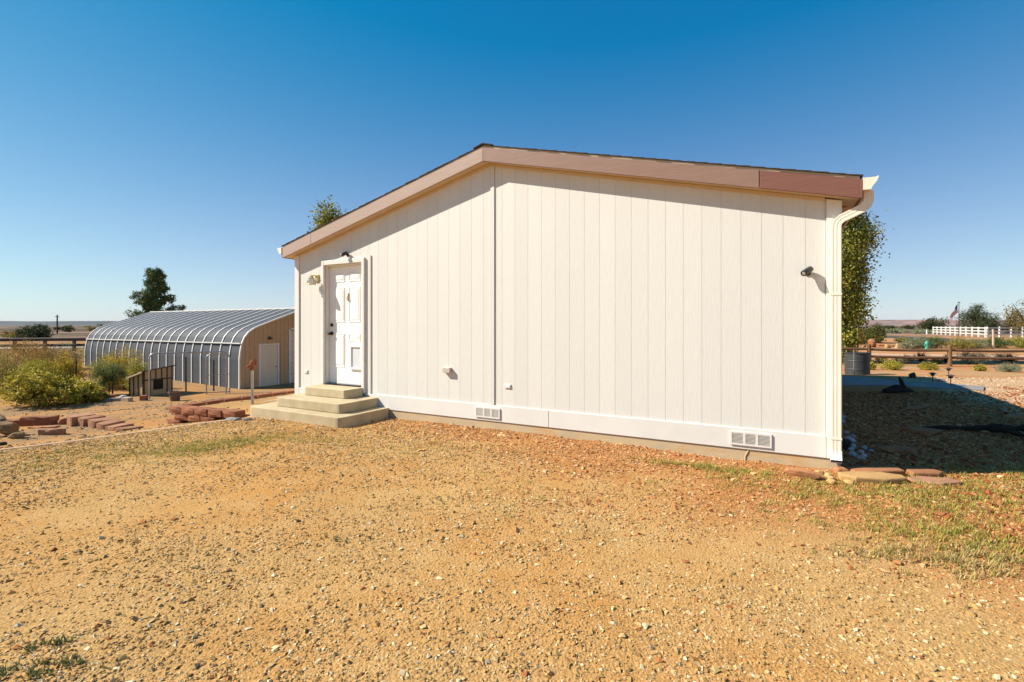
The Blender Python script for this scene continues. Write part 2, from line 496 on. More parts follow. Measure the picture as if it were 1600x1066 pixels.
# siding boards, grooves every 0.2 m
seam = 4.12
edges = [.095]
x = .095
bx = [.095, .2]
xx = .2
while xx < seam - .01:
    xx += .2
    bx.append(min(xx, seam))
bx2 = [seam + .075]
xx = seam + .075 + .115
bx2.append(xx)
while xx < 8.085:
    xx += .2
    bx2.append(min(xx, 8.085))
def board(x0, x1):
    g = .0015
    x0 += g; x1 -= g
    b = MB()
    segs = sorted(set([x0, x1] + [q for q in (DX0, DX1, W / 2) if x0 < q < x1]))
    for p, q in zip(segs[:-1], segs[1:]):
        zb = SK1 - .002
        mid = (p + q) / 2
        if DX0 < mid < DX1: zb = DZ1 - .004
        b.prism([(p, zb), (q, zb), (q, soffit_z(q) - .004), (p, soffit_z(p) - .004)], 0, .006)
    o = b.build('siding_board', M_siding, house)
    return o
for lst in (bx, bx2):
    for p, q in zip(lst[:-1], lst[1:]):
        if q - p > .03:
            board(p, q)
# seam batten and corner boards
def vboard(name, x0, x1, y0, z0, mat=M_trim, bev=.003, y1=.0135):
    b = MB()
    segs = [x0, x1] if not (x0 < W / 2 < x1) else [x0, W / 2, x1]
    for p, q in zip(segs[:-1], segs[1:]):
        b.prism([(p, z0), (q, z0), (q, soffit_z(q) - .006), (p, soffit_z(p) - .006)], y0, y1)
    return b.build(name, mat, house)
vboard('seam_batten', seam + .008, seam + .067, -.014, SK1 + .002, M_siding)
for x0, x1, nm in ((-.02, .09, 'corner_board'), (8.092, 8.222, 'corner_board')):
    vboard(nm, x0, x1, -.02, SK0 + .002)
# skirt boards in three lengths
for x0, x1 in ((.093, .66), (1.735, 5.02), (5.025, 8.089)):
    MB().box(x0, x1, -.018, .0085, SK0, SK1).build('skirt_board', M_skirt, house, bevel=.004)
# thin batten right of the door, upright and proud, throwing a dark line
MB().box(1.822, 1.846, -.016, -.0005, SK1 + .004, 2.60).build('door_side_batten', M_siding, house)
# foundation
fm, fnt, fp, fo = new_mat('foundation_concrete')
gpos = fnt.nodes.new('ShaderNodeTexCoord').outputs['Object']
fs = fnt.nodes.new('ShaderNodeSeparateXYZ'); fnt.links.new(gpos, fs.inputs[0])
fn = noise(fnt, 3.5, 6, .65, vec=gpos, stretch=(1, 1, 3))
fc = mixc(fnt, ramp(fnt, fn, .35, .7), (.52, .385, .22), (.42, .33, .22))
fc = mixc(fnt, ramp(fnt, noise(fnt, 1.7, 4, .6, vec=gpos, stretch=(1, 1, 4)), .55, .72), fc, (.50, .28, .10))
fnt.links.new(fc, fp.inputs['Base Color']); fp.inputs['Roughness'].default_value = .95
bump(fnt, fp, noise(fnt, 45, 4, .7, vec=gpos), .4, .006)
MB().box(.005, W + .012, -.004, L - .03, -1.5, SK0 - .001).build('foundation', fm, house)
# crack-like mortar drip on the foundation
MB().tube([(7.39, -.005, .11), (7.37, -.006, .07), (7.355, -.006, .04), (7.35, -.006, -.02)], [.006, .009, .008, .01], 6).build('drip_stain', M_conc, house)

# roof: slabs, shingle courses, drip edge, fascia boards, soffits
FH = .185
def roof_line(x):           # top of fascia
    return soffit_z(x) + FH
xl, xr = -OVER, W + OVER
y0r, y1r = -RAKE, L + RAKE
b = MB()
for s in (-1, 1):
    xe = xl if s < 0 else xr
    poly = [(xe, roof_line(xe) + .004), (W / 2, roof_line(W / 2) + .004), (W / 2, roof_line(W / 2) + .026), (xe, roof_line(xe) + .026)]
    b.prism(poly, y0r - .012, y1r + .012)
b.build('roof_deck', M_drip, house)
b = MB()
th = math.atan(SLOPE)
n = 31
for s in (-1, 1):
    for k in range(n):
        d0 = (W / 2 + OVER + .025) * (1 - k / n); d1 = d0 - (W / 2 + OVER) / n * 1.25
        d1 = max(d1, .0)
        xa = W / 2 + s * d0; xb = W / 2 + s * d1
        za = roof_line(W / 2) - SLOPE * d0 + .028; zb = roof_line(W / 2) - SLOPE * d1 + .028
        jig = random.uniform(-.006, .006)
        b.prism([(xa, za + .001), (xb, zb - .001), (xb, zb + .004), (xa, za + .013)], y0r - .028 + jig, y1r + .02)
rf = b.build('shingles', M_shingle, house)
b = MB()
zr = roof_line(W / 2)
for k in range(int((y1r - y0r) / .2)):
    ya = y0r - .035 + k * .2
    b.prism([(W / 2 - .15, zr - SLOPE * .15 + .044), (W / 2, zr + .046), (W / 2 + .15, zr - SLOPE * .15 + .044), (W / 2 + .15, zr - SLOPE * .15 + .056), (W / 2, zr + .062), (W / 2 - .15, zr - SLOPE * .15 + .056)], ya, ya + .24)
b.build('ridge_cap', M_shingle, house)
def fascia(xa, xb, mat, y0=-RAKE - .022, y1=-RAKE + .004):
    b = MB()
    b.prism([(xa, soffit_z(xa)), (xb, soffit_z(xb)), (xb, roof_line(xb)), (xa, roof_line(xa))], y0, y1)
    o = b.build('fascia_board', mat, house, bevel=.003)
    return o
fascia(xl, .598, M_fascia_pale); fascia(.603, W / 2 - .002, M_fascia_pale)  # fascia boards go from pale on the left to red on the right
fascia(W / 2 + .002, 7.49, M_fascia_mid)
fascia(7.497, xr, M_fascia_red)
for s, nm in ((-1, 'l'), (1, 'r')):
    xe = xl if s < 0 else xr
    z0 = soffit_z(xe)
    MB().box(min(xe, xe + s * .022), max(xe, xe + s * .022), -RAKE - .022, L + RAKE, z0 - .0, z0 + FH - .006).build('eave_fascia', M_fascia_red if s > 0 else M_fascia_mid, house, bevel=.003)
# rake soffit and eave soffit
b = MB()
for s in (-1, 1):
    xe = xl if s < 0 else xr
    b.prism([(xe, soffit_z(xe) + .012), (W / 2, soffit_z(W / 2) + .012), (W / 2, soffit_z(W / 2) + .024), (xe, soffit_z(xe) + .024)], -RAKE + .005, .3)
b.build('rake_soffit', M_soffit, house)
b = MB()
b.box(W - .01, xr - .001, .3, L + .1, EAVE + .012, EAVE + .022); b.box(xl + .001, .01, .3, L + .1, EAVE + .012, EAVE + .022)
b.build('eave_soffit', M_soffit, house)
# frieze strip under the rake soffit, against the wall
b = MB()
for p, q in ((.1, W / 2), (W / 2, W - .12)):
    b.prism([(p, soffit_z(p) - .028), (q, soffit_z(q) - .028), (q, soffit_z(q) + .008), (p, soffit_z(p) + .008)], -.016, -.001)
b.build('frieze_strip', M_soffit, house)

# gutters (K profile) along both eaves
def gutter(side):
    xe = xl - .024 if side < 0 else xr + .024
    zt = EAVE + FH + .004
    pr = [(0, 0), (.0, -.115), (.06, -.118), (.075, -.085), (.105, -.045), (.118, -.012), (.118, .004), (.108, .004), (.104, -.01), (.088, -.042), (.062, -.08), (.05, -.105), (.006, -.103), (.006, 0)]
    b = MB()
    # shell: two thin polygons would be concave, so build as strips
    outer = pr[:7]; inner = pr[7:][::-1]
    ya, yb = -RAKE - .03, L + RAKE
    P = [(xe + side * px, zt + pz) for px, pz in outer]
    Q = [(xe + side * px, zt + pz) for px, pz in inner]
    vs = [(p[0], y, p[1]) for y in (ya, yb) for p in P + Q]
    m = len(P + Q)
    fs = []
    for i in range(6):
        fs.append((i, i + 1, m + i + 1, m + i))
        fs.append((7 + i, 7 + i + 1, m + 7 + i + 1, m + 7 + i))
        fs.append((i, i + 1, 7 + i + 1, 7 + i))
        fs.append((m + i, m + i + 1, m + 7 + i + 1, m + 7 + i))
    fs += [(0, 7, m + 7, m), (6, 13, m + 13, m + 6)]
    b.add(vs, fs)
    # end cap
    b.prism([(xe + side * .003, zt - .002), (xe + side * .003, zt - .11), (xe + side * .06, zt - .114), (xe + side * .102, zt - .045), (xe + side * .113, zt - .004)], ya + .001, ya + .005)
    return b.build('gutter', M_gutter, house)
gutter(-1); gutter(1)

# downspout: ribbed rectangular pipe from the gutter down the corner
def rect_pipe(pts, w, d, name, mat, parent):
    b = MB()
    k = 3
    pts = [Vector(p) for p in pts]
    rings = []
    for i, p in enumerate(pts):
        t = (pts[min(i + 1, len(pts) - 1)] - pts[max(i - 1, 0)]).normalized()
        ay = Vector((0, 1, 0))
        ax = ay.cross(t).normalized()
        ay2 = t.cross(ax).normalized()
        prof = []
        for (u, v) in [(-1, -1), (-.6, -1), (-.5, -.94), (-.2, -.94), (-.1, -1), (.1, -1), (.2, -.94), (.5, -.94), (.6, -1), (1, -1), (1, 1), (-1, 1)]:
            prof.append(p + ax * (u * w / 2) + ay2 * (v * d / 2))
        rings.append(prof)
    m = 12
    vs = [q for r in rings for q in r]
    fs = []
    for i in range(len(rings) - 1):
        for j in range(m):
            l = (j + 1) % m
            fs.append((i * m + j, i * m + l, (i + 1) * m + l, (i + 1) * m + j))
    b.add(vs, fs)
    return b.build(name, mat, parent, smooth_=False)
dsx = 8.168; dsy = -.058
gxm = xr + .024 + .055
zt = EAVE + FH
pts = [(gxm, dsy, zt - .105), (gxm, dsy, zt - .20), (gxm - .012, dsy, zt - .235), (gxm - .045, dsy, zt - .265), (gxm - .09, dsy, zt - .285), (dsx + .09, dsy, zt - .325), (dsx + .045, dsy, zt - .345), (dsx + .012, dsy, zt - .38), (dsx, dsy, zt - .42), (dsx, dsy, 1.4), (dsx, dsy, .20)]
ds = rect_pipe(pts, .082, .062, 'downspout', M_gutter, house)
rect_pipe([(dsx, dsy, .215), (dsx, dsy - .002, .17), (dsx, dsy - .012, .13), (dsx, dsy - .03, .105)], .094, .07, 'downspout_shoe', M_white, ds)
e_ = Vector((dsx, dsy - .025, .112)); t_ = Vector((0, -.018, -.025)).normalized(); n2 = Vector((1, 0, 0)).cross(t_)
q_ = [e_ + Vector((1, 0, 0)) * (a_ * .042) + n2 * (b_ * .029) for a_, b_ in ((-1, -1), (1, -1), (1, 1), (-1, 1))]
MB().add(q_ + [p - t_ * .004 for p in q_], [(0, 1, 2, 3), (7, 6, 5, 4), (0, 4, 5, 1), (1, 5, 6, 2), (2, 6, 7, 3), (3, 7, 4, 0)]).build('outlet_shade_plug', M_dark, ds)  # solid dark plug painted as the shade inside the pipe end
for z in (1.75, .32):
    MB().box(dsx - .047, dsx + .047, dsy - .034, dsy + .033, z, z + .022).build('strap', M_gutter, ds)
# foundation vents
M_ventback = simple('vent_screen', (.44, .42, .39), (.38, .36, .33), .8, bstr=0)
def vent(x0, z0, w, h, label):
    v = MB()
    v.box(x0, x0 + w, -.022, -.0185, z0, z0 + h)
    fr = v.build('vent', M_ventback, house)
    fr['label'] = label
    f = MB()
    t = .018
    f.box(x0 - t, x0 + w + t, -.034, -.0185, z0 - t, z0); f.box(x0 - t, x0 + w + t, -.034, -.0185, z0 + h, z0 + h + t)
    f.box(x0 - t, x0, -.034, -.0185, z0, z0 + h); f.box(x0 + w, x0 + w + t, -.034, -.0185, z0, z0 + h)
    for k in (1, 2):
        xc = x0 + w * k / 3
        f.box(xc - .012, xc + .012, -.034, -.0185, z0, z0 + h)
    f.build('vent_frame', M_trim, fr)
    s = MB()
    for c in range(3):
        xa = x0 + w * c / 3 + (.012 if c else .002); xb = x0 + w * (c + 1) / 3 - (.012 if c < 2 else .002)
        for k in range(8):
            z = z0 + h * (k + .15) / 8
            M = Matrix.Translation((0, -.027, z)) @ Matrix.Rotation(R(-35), 4, 'X')
            s.box(xa, xb, -.008, .008, -.0012, .0012, M=M)
    s.build('louvres', M_trim, fr)
vent(3.905, .172, .365, .11, 'white louvred vent under the wall seam')
vent(7.222, .172, .365, .11, 'white louvred vent near the downspout')
# junction box and outlet covers
MB().box(3.325, 3.455, -.06, -.0005, .757, .832).build('junction_box', simple('box_beige', (.50, .45, .37), (.46, .41, .34), .5, bstr=0), house, bevel=.006)
for x0, z0, w in ((4.352, .585, .10), (.235, .60, .085)):
    oc = MB().box(x0, x0 + w, -.012, -.0005, z0, z0 + .058).build('outlet_cover', M_trim, house, bevel=.004)
    MB().box(x0 + w * .35, x0 + w - .008, -.018, -.0122, z0 + .008, z0 + .05).build('flip_lid', M_trim, oc, bevel=.003)

# door frame, door and its fittings
b = MB()
b.box(DX0, jx0 + .006, -.03, .0115, DZ0, DZ1); b.box(jx1 - .006, DX1, -.034, .0115, DZ0 - .1, DZ1); b.box(jx0 + .006, jx1 - .006, -.028, .0115, jz1 - .006, DZ1)
b.build('door_trim', M_trim, house, bevel=.006)
b = MB()
b.box(jx0 + .001, jx0 + .028, .0125, .139, .432, jz1 - .002); b.box(jx1 - .028, jx1 - .001, .013, .139, .432, jz1 - .002); b.box(jx0 + .028, jx1 - .028, .013, .139, jz1 - .03, jz1 - .002)
b.build('door_jamb', M_trim, house)
MB().box(jx0 + .03, jx1 - .03, .0, .125, .432, .45).build('threshold', M_bronze, house)
dx0, dx1, dz0, dz1 = jx0 + .029, jx1 - .029, .452, jz1 - .032
yd = .085
door = MB().box(dx0, dx1, yd, yd + .04, dz0, dz1).build('door', M_door, house)
dw = dx1 - dx0; dh = dz1 - dz0
def panel(x0, x1, z0, z1):
    b = MB()
    o = [(x0, z0), (x1, z0), (x1, z1), (x0, z1)]
    def ins(t): return [(x0 + t, z0 + t), (x1 - t, z0 + t), (x1 - t, z1 - t), (x0 + t, z1 - t)]
    loops = [(o, yd - .0008), (ins(.012), yd - .010), (ins(.026), yd - .0012), (ins(.05), yd - .009)]
    vs = [(p[0], y, p[1]) for lp, y in loops for p in lp]
    fs = []
    for i in range(3):
        for k in range(4):
            l = (k + 1) % 4
            fs.append((i * 4 + k, i * 4 + l, i * 4 + 4 + l, i * 4 + 4 + k))
    fs.append((12, 13, 14, 15))
    b.add(vs, fs)
    return b.build('door_panel', M_door, door)
c1, c2 = dx0 + .115, dx0 + dw / 2 - .05
c3, c4 = dx0 + dw / 2 + .05, dx1 - .115
for (za, zb) in ((dz0 + dh * .865, dz0 + dh * .94), (dz0 + dh * .52, dz0 + dh * .82), (dz0 + dh * .14, dz0 + dh * .43)):
    panel(c1, c2, za, zb)
    if za > dz0 + dh * .3: panel(c3, c4, za, zb)
panel(c3, c4, dz0 + dh * .36, dz0 + dh * .43)
# pet door in the lower right panel
px0, px1, pz0, pz1 = 1.285, 1.575, .71, 1.12
b = MB()
t = .035
for q in ((px0, px1, pz0, pz0 + t), (px0, px1, pz1 - t, pz1), (px0, px0 + t, pz0 + t, pz1 - t), (px1 - t, px1, pz0 + t, pz1 - t)):
    b.box(q[0], q[1], yd - .03, yd - .0005, q[2], q[3])
pf = b.build('pet_door', M_door, door, bevel=.004)
MB().box(px0 + t, px1 - t, yd - .012, yd - .006, pz0 + t, pz1 - t).build('flap', M_glass, pf)
for z in (1.315, 1.461):
    b = MB()
    M0 = Matrix.Translation((dx0 + .062, yd, z)) @ Matrix.Rotation(R(90), 4, 'X')
    tmp = MB().lathe([(.032, .0), (.032, .008), (.013, .012), (.012, .035), (.028, .042), (.032, .055), (.026, .068), (.004, .07)] if z < 1.4 else [(.031, .0), (.031, .014), (.024, .02), (.01, .022), (.01, .036), (.003, .037)], n=14)
    b.add([M0 @ Vector(p) for p in tmp.v], tmp.f)
    b.build('door_knob' if z < 1.4 else 'deadbolt', M_bronze, door, smooth_=True)
b = MB()
b.box(1.222, 1.246, yd - .01, yd - .0005, 1.87, 1.985); b.tube([(1.222, yd - .012, 1.95), (1.216, yd - .024, 1.91), (1.234, yd - .028, 1.885), (1.252, yd - .024, 1.91), (1.246, yd - .012, 1.95)], .006, 6)
b.lathe([(.016, 0), (.02, .012), (.012, .03), (.003, .035)], (1.234, yd - .012, 1.975), 10)
b.build('door_knocker', M_brass, door)

# ------------------------------------------------------------------ concrete steps
steps = empty('concrete_steps', hw(1.2, -.5, 0), HROT)
tag(steps, 'three-tier tan concrete steps below the white door', 'steps')
def tier(x0, x1, out, z0, z1, rr=.05):
    b = MB()
    # rounded front corners
    pts = [(x0, -.019)]
    for cx, a0 in ((x0 + rr, 180), (x1 - rr, 270)):
        for k in range(5):
            a = R(a0 + k * 22.5)
            pts.append((cx + rr * math.cos(a), -out + rr + rr * math.sin(a)))
    pts.append((x1, -.019))
    n = len(pts)
    vs = [(p[0] - 1.2, p[1] + .5, z0) for p in pts] + [(p[0] - 1.2, p[1] + .5, z1) for p in pts]
    fs = [tuple(range(n - 1, -1, -1)), tuple(range(n, 2 * n))] + [(i, (i + 1) % n, n + (i + 1) % n, n + i) for i in range(n)]
    b.add(vs, fs)
    return b.build('tier', M_conc, steps, bevel=.012, seg=3)
tier(.12, 2.25, 1.0, -.35, .145, .10)
tier(.50, 2.02, .78, .147, .29, .08)
tier(.71, 1.69, .40, .292, .43, .05)

# ------------------------------------------------------------------ wall fittings: lantern and two security lights
def security_light(x, z, tilt, pan, label, sc_):
    o = empty('security_camera', hw(x, 0, z), HROT)
    tag(o, label, 'security camera', 'black bullet cameras on the gable wall')
    M = Matrix.Rotation(R(90), 4, 'X')
    b = MB(); t = MB().lathe([(.035, .0), (.035, .012), (.02, .02), (.004, .022)], n=14)
    b.add([M @ Vector(p) for p in t.v], t.f); b.tube([(0, -.015, 0), (.0, -.06, .0), (-.005, -.075, .012)], .011, 8)
    b.build('mount', M_black, o, smooth_=False)
    A = Matrix.Translation((0, -.078, .022)) @ Matrix.Rotation(R(pan), 4, 'Z') @ Matrix.Rotation(R(90 + tilt), 4, 'X')
    b = MB(); t = MB().lathe([(.022, -.055), (.034, -.05), (.037, .0), (.037, .075), (.033, .085), (.031, .07)], n=16)
    b.add([A @ Vector(p) for p in t.v], t.f)
    bo = b.build('camera_body', M_black, o, smooth_=False)
    b = MB(); t = MB().lathe([(.029, .071), (.027, .077), (.012, .082), (.002, .083)], n=16)
    b.add([A @ Vector(p) for p in t.v], t.f); b.build('lens', M_lens, bo, smooth_=True)
    o.scale = (sc_, sc_, sc_)
    return o
security_light(1.31, 2.64, 32, -35, 'small black bullet camera above the white door', .8)
security_light(7.93, 1.99, 28, -42, 'small black bullet camera beside the downspout', .86)
lan = empty('wall_lantern', hw(.55, 0, 2.20), HROT)
tag(lan, 'brass wall lantern with clear glass shade left of the door', 'wall lamp')
b = MB(); b.box(-.035, .055, -.018, -.0005, .02, .15); b.tube([(.01, -.015, .11), (.01, -.06, .13), (.0, -.10, .12), (-.005, -.115, .10)], .010, 8)
b.build('bracket', M_brass, lan, bevel=.004)
gm, gnt, gpn, go = new_mat('lamp_glass')
gpn.inputs['Base Color'].default_value = (.85, .83, .78, 1); gpn.inputs['Roughness'].default_value = .12; gpn.inputs['Transmission Weight'].default_value = .85
b = MB(); b.lathe([(.022, .1), (.045, .085), (.062, .03), (.070, -.03), (.066, -.03), (.058, .028), (.04, .08), (.02, .094)], (-.005, -.115, .0), 12)
b.build('shade', gm, lan)
b = MB()
for k in range(6):
    a = k * math.pi / 3
    b.tube([(-.005 + .024 * math.cos(a), -.115 + .024 * math.sin(a), .10), (-.005 + .066 * math.cos(a), -.115 + .066 * math.sin(a), .03), (-.005 + .074 * math.cos(a), -.115 + .074 * math.sin(a), -.032)], .0035, 5)
ring = [(-.005 + .074 * math.cos(k * math.pi / 8), -.115 + .074 * math.sin(k * math.pi / 8), -.032) for k in range(17)]
b.tube(ring, .004, 5)
b.lathe([(.03, .09), (.028, .11), (.008, .125)], (-.005, -.115, .0), 10)
b.build('cage', M_brass, lan)

# ------------------------------------------------------------------ arched metal building on the lower ground
AB = (-12.19, 21.6, -1.50)
arch = empty('arched_building', AB, HROT)
tag(arch, 'arched grey metal building with white ribs and tan end wall', 'building')
# profile: (s into the width, height)
prof = [(0, 0), (0, 1.45), (.03, 1.75), (.10, 2.12), (.23, 2.42), (.43, 2.66), (.68, 2.83), (.96, 2.95), (2.2, 3.40), (3.5, 3.85), (4.8, 3.40), (6.04, 2.95), (6.32, 2.83), (6.57, 2.66), (6.77, 2.42), (6.9, 2.12), (6.97, 1.75), (7, 1.45), (7, 0)]
NB = 20; LEN = 15.2; BAY = LEN / NB
def arch_strip(x0, x1, off, thick):
    """strip of the arch between x0 and x1 (negative x runs away from the end wall)"""
    b = MB()
    P = []
    n = len(prof)
    for i, (s, z) in enumerate(prof):
        a = Vector(prof[max(i - 1, 0)]); c = Vector(prof[min(i + 1, n - 1)])
        t = (c - a).normalized(); nn = Vector((-t.y, t.x))
        P.append((Vector((s, z)) + nn * off, Vector((s, z)) + nn * (off - thick)))
    vs = []
    for o, i_ in P:
        vs += [(x0, o.x, o.y), (x1, o.x, o.y), (x0, i_.x, i_.y), (x1, i_.x, i_.y)]
    fs = []
    for k in range(n - 1):
        q = k * 4; w = q + 4
        fs += [(q, q + 1, w + 1, w), (q + 2, w + 2, w + 3, q + 3), (q, w, w + 2, q + 2), (q + 1, q + 3, w + 3, w + 1)]
    fs += [(0, 2, 3, 1), ((n - 1) * 4, (n - 1) * 4 + 1, (n - 1) * 4 + 3, (n - 1) * 4 + 2)]
    b.add(vs, fs)
    return b
pm = arch_strip(-BAY + .03, -.03, -.012, .02).mesh('arch_panel', M_panel)
rm = arch_strip(-.026, .026, .025, .06).mesh('arch_rib', M_rib)
for k in range(NB + 1):
    if k < NB:
        o = bpy.data.objects.new('arch_panel', pm); link(o, arch); o.location = (-k * BAY, 0, 0)
    o = bpy.data.objects.new('arch_rib', rm); link(o, arch); o.location = (-k * BAY, 0, 0)
for s, z in ((.085, 2.155), (6.915, 2.155)):
    MB().box(-LEN, .0, s - .06, s - .012, z - .02, z + .02).build('side_rail', M_rib, arch)
MB().box(-LEN - .05, .05, 3.42, 3.58, 3.83, 3.885).build('ridge_strip', M_rib, arch)
# end wall of upright boards
def arch_h(s):
    s = min(max(s, 0), 7)
    for (a, za), (c, zc_) in zip(prof[:-1], prof[1:]):
        if c > a and a <= s <= c:
            return za + (zc_ - za) * (s - a) / (c - a)
    return 1.45
def endboard(s0, s1, zb, x0=-.05, x1=-.012, mat=M_ply):
    n = 4
    b = MB()
    ss = [s0 + (s1 - s0) * k / n for k in range(n + 1)]
    top = [(s, arch_h(s) - .05) for s in ss]
    poly = [(s0, zb), (s1, zb)] + top[::-1]
    m = len(poly)
    vs = [(x1, s, z) for s, z in poly] + [(x0, s, z) for s, z in poly]
    fs = [tuple(range(m)), tuple(range(2 * m - 1, m - 1, -1))] + [((i + 1) % m, i, i + m, (i + 1) % m + m) for i in range(m)]
    b.add(vs, fs)
    return b.build('end_board', mat, arch)
s = .06
while s < 6.9:
    s1 = min(s + .22, 6.94)
    c = (s + s1) / 2
    zb = 0.0
    if .9 < c < 1.95: zb = 2.08
    if 2.5 < c < 5.4: zb = 2.75
    endboard(s + .006, s1 - .006, zb)
    s = s1
b = MB()
pl = [(min(max(s_, .07), 6.93), max(z_ - .07, 0)) for s_, z_ in prof]
m_ = len(pl)
b.add([(-.055, s_, z_) for s_, z_ in pl] + [(-.08, s_, z_) for s_, z_ in pl], [tuple(range(m_)), tuple(range(2 * m_ - 1, m_ - 1, -1))] + [((i + 1) % m_, i, i + m_, (i + 1) % m_ + m_) for i in range(m_)])
b.build('end_wall', M_batten, arch)
sdoor = MB().box(-.045, -.02, 1.03, 1.88, .04, 2.02).build('shed_door', M_shed_door, arch)
b = MB(); b.box(-.02, .03, 1.80, 1.84, .98, 1.02); b.build('handle', M_black, sdoor)
b = MB()
b.box(-.04, .02, .93, 1.02, 0, 2.1); b.box(-.04, .02, 1.89, 1.98, 0, 2.1); b.box(-.04, .02, 1.02, 1.89, 2.03, 2.1)
b.build('shed_door_frame', M_trim, arch)
gd = MB()
for k in range(5):
    gd.box(-.048, -.02, 2.62, 5.28, .02 + k * .54, .02 + k * .54 + .525)
gd.build('roller_door', M_shed_door, arch)
b = MB(); b.box(-.04, .02, 2.5, 2.61, 0, 2.75); b.box(-.04, .02, 5.29, 5.4, 0, 2.75); b.box(-.04, .02, 2.61, 5.29, 2.74, 2.84)
b.build('roller_door_frame', M_trim, arch)
b = MB(); b.box(-.01, .12, 1.38, 1.56, 2.30, 2.36); b.box(-.01, .04, 1.43, 1.51, 2.36, 2.44); b.build('door_light', M_black, arch)

# ------------------------------------------------------------------ left yard: retaining blocks, loose blocks, edging
def block_mesh(seed, w=.30, d=.20, h=.11, rough=.014):
    r = random.Random(seed)
    bm = bmesh.new()
    bmesh.ops.create_cube(bm, size=1)
    bmesh.ops.subdivide_edges(bm, edges=bm.edges[:], cuts=2, use_grid_fill=True)
    for v in bm.verts:
        c = v.co.copy()
        v.co = Vector((c.x * w, c.y * d, c.z * h))
        if c.y < -.49:
            edge = abs(c.x) > .4 or abs(c.z) > .4
            v.co.y -= 0 if edge else r.uniform(.4, 1.6) * rough
            v.co.y += r.uniform(0, .5) * rough if edge else 0
        v.co += Vector((r.uniform(-1, 1), r.uniform(-1, 1), r.uniform(-1, 1))) * .003
    me = bpy.data.meshes.new('retaining_block')
    bm.to_mesh(me); bm.free(); me.materials.append(M_block)
    return me
BM_ = [block_mesh(k) for k in range(4)]
def block(x, y, z, rz, label, group, k, tilt=0, sc=(1, 1, 1), mat=None):
    o = bpy.data.objects.new('retaining_block', BM_[k % 4])
    o.location = (x, y, z); o.rotation_euler = (tilt, 0, rz); o.scale = sc
    link(o); tag(o, label, 'block', group)
    return o
C1 = Vector(BED); C2 = Vector((-4.41, 7.93)); C3 = Vector((-4.2, 11.6))
d12 = (C2 - C1).normalized(); a12 = math.atan2(d12.y, d12.x)
names = ['bottom', 'middle', 'top']
for c in range(3):
    cnt = [1, 3, 5][c]
    zc_ = [-.235, -.122, -.009][c]
    for k in range(cnt):
        t = .15 + k * .315 + (.16 if c == 1 else 0) - .02 * (2 - c)
        p = C1 + d12 * t
        lab = ['red retaining block alone in the bottom course of the planting bed wall',
               'red retaining block in the middle course of the bed wall, %s',
               'red retaining block in the top course of the bed wall, %s'][c]
        pos = ['leftmost', 'second from the left', 'third from the left', 'fourth from the left', 'nearest the steps'][k if not (c == 1 and k == 2) else 2]
        if '%s' in lab: lab = lab % pos
        block(p.x + random.uniform(-.008, .008), p.y + random.uniform(-.012, .012), zc_, a12 + random.uniform(-.04, .04), lab, 'blocks of the planting bed wall', k + c)
d13 = (C3 - C1).normalized(); a13 = math.atan2(d13.y, d13.x)
nb = int((C3 - C1).length / .33)
for k in range(nb):
    p = C1 + d13 * (.32 + k * .33)
    o = block(p.x, p.y, -.012 + random.uniform(-.006, .006), a13 + math.pi + random.uniform(-.03, .03), 'red retaining block, %s from the corner, in the long row behind the hydrant' % ['first', 'second', 'third', 'fourth', 'fifth', 'sixth', 'seventh', 'eighth', 'ninth', 'tenth', 'eleventh', 'twelfth'][k], 'blocks of the long bed row', k)
def rough_box(x0, x1, y0, y1, z0, z1, name, mat, seed, j=.006):
    r = random.Random(seed)
    bm = bmesh.new(); bmesh.ops.create_cube(bm, size=1)
    bmesh.ops.subdivide_edges(bm, edges=bm.edges[:], cuts=3, use_grid_fill=True)
    for v in bm.verts:
        c = v.co.copy()
        n_out = sum(abs(q) > .49 for q in c)
        v.co = Vector((x0 + (c.x + .5) * (x1 - x0), y0 + (c.y + .5) * (y1 - y0), z0 + (c.z + .5) * (z1 - z0)))
        v.co += Vector((r.uniform(-1, 1), r.uniform(-1, 1), r.uniform(-1, 1))) * j
        if n_out >= 2:
            ctr = Vector(((x0 + x1) / 2, (y0 + y1) / 2, (z0 + z1) / 2))
            v.co += (ctr - v.co).normalized() * r.choice((0, 0, j, 2.5 * j))
    me = bpy.data.meshes.new(name); bm.to_mesh(me); bm.free(); me.materials.append(mat)
    o = bpy.data.objects.new(name, me); link(o)
    return o
# row of leaning pavers left of the bed
pav = [(-7.60, 8.52), (-7.36, 8.46), (-7.12, 8.38), (-6.88, 8.28), (-6.62, 8.16), (-6.34, 8.0)]
pos = ['leftmost', 'second', 'third', 'fourth', 'fifth', 'rightmost']
PM = None
for k, (x, y) in enumerate(pav):
    hgt = .19 - .028 * k
    o = rough_box(-.10, .10, -.165, .165, -.1, hgt, 'paver', M_slab, 400 + k, .0045)
    o.location = (x, y, gz(x, y) - .012); o.rotation_euler = (R(random.uniform(-3, 4)), R(random.uniform(0, 7)), R(-30 + k * 3 + random.uniform(-3, 3)))
    tag(o, 'flat red paver set on end, %s of the stepped row' % pos[k], 'paver', 'stepped row of pavers')
def loose(x, y, w, d, h, rz, label, mat=M_block, name='loose_block', tilt=0):
    o = rough_box(-w / 2, w / 2, -d / 2, d / 2, -.05, h, name, mat, int(w * 1000 + x * 10), .008)
    o.location = (x, y, gz(x, y) - .01); o.rotation_euler = (tilt, 0, R(rz))
    tag(o, label, 'block')
    return o
loose(-8.42, 8.62, .50, .20, .17, 6, 'long smooth red block standing beside the woodpile')
loose(-8.95, 8.70, .34, .2, .12, 12, 'red block half hidden behind the split log')
loose(-8.02, 8.28, .42, .12, .035, 4, 'thin flat red slab lying in front of the long block', M_rock_red, 'flat_slab')
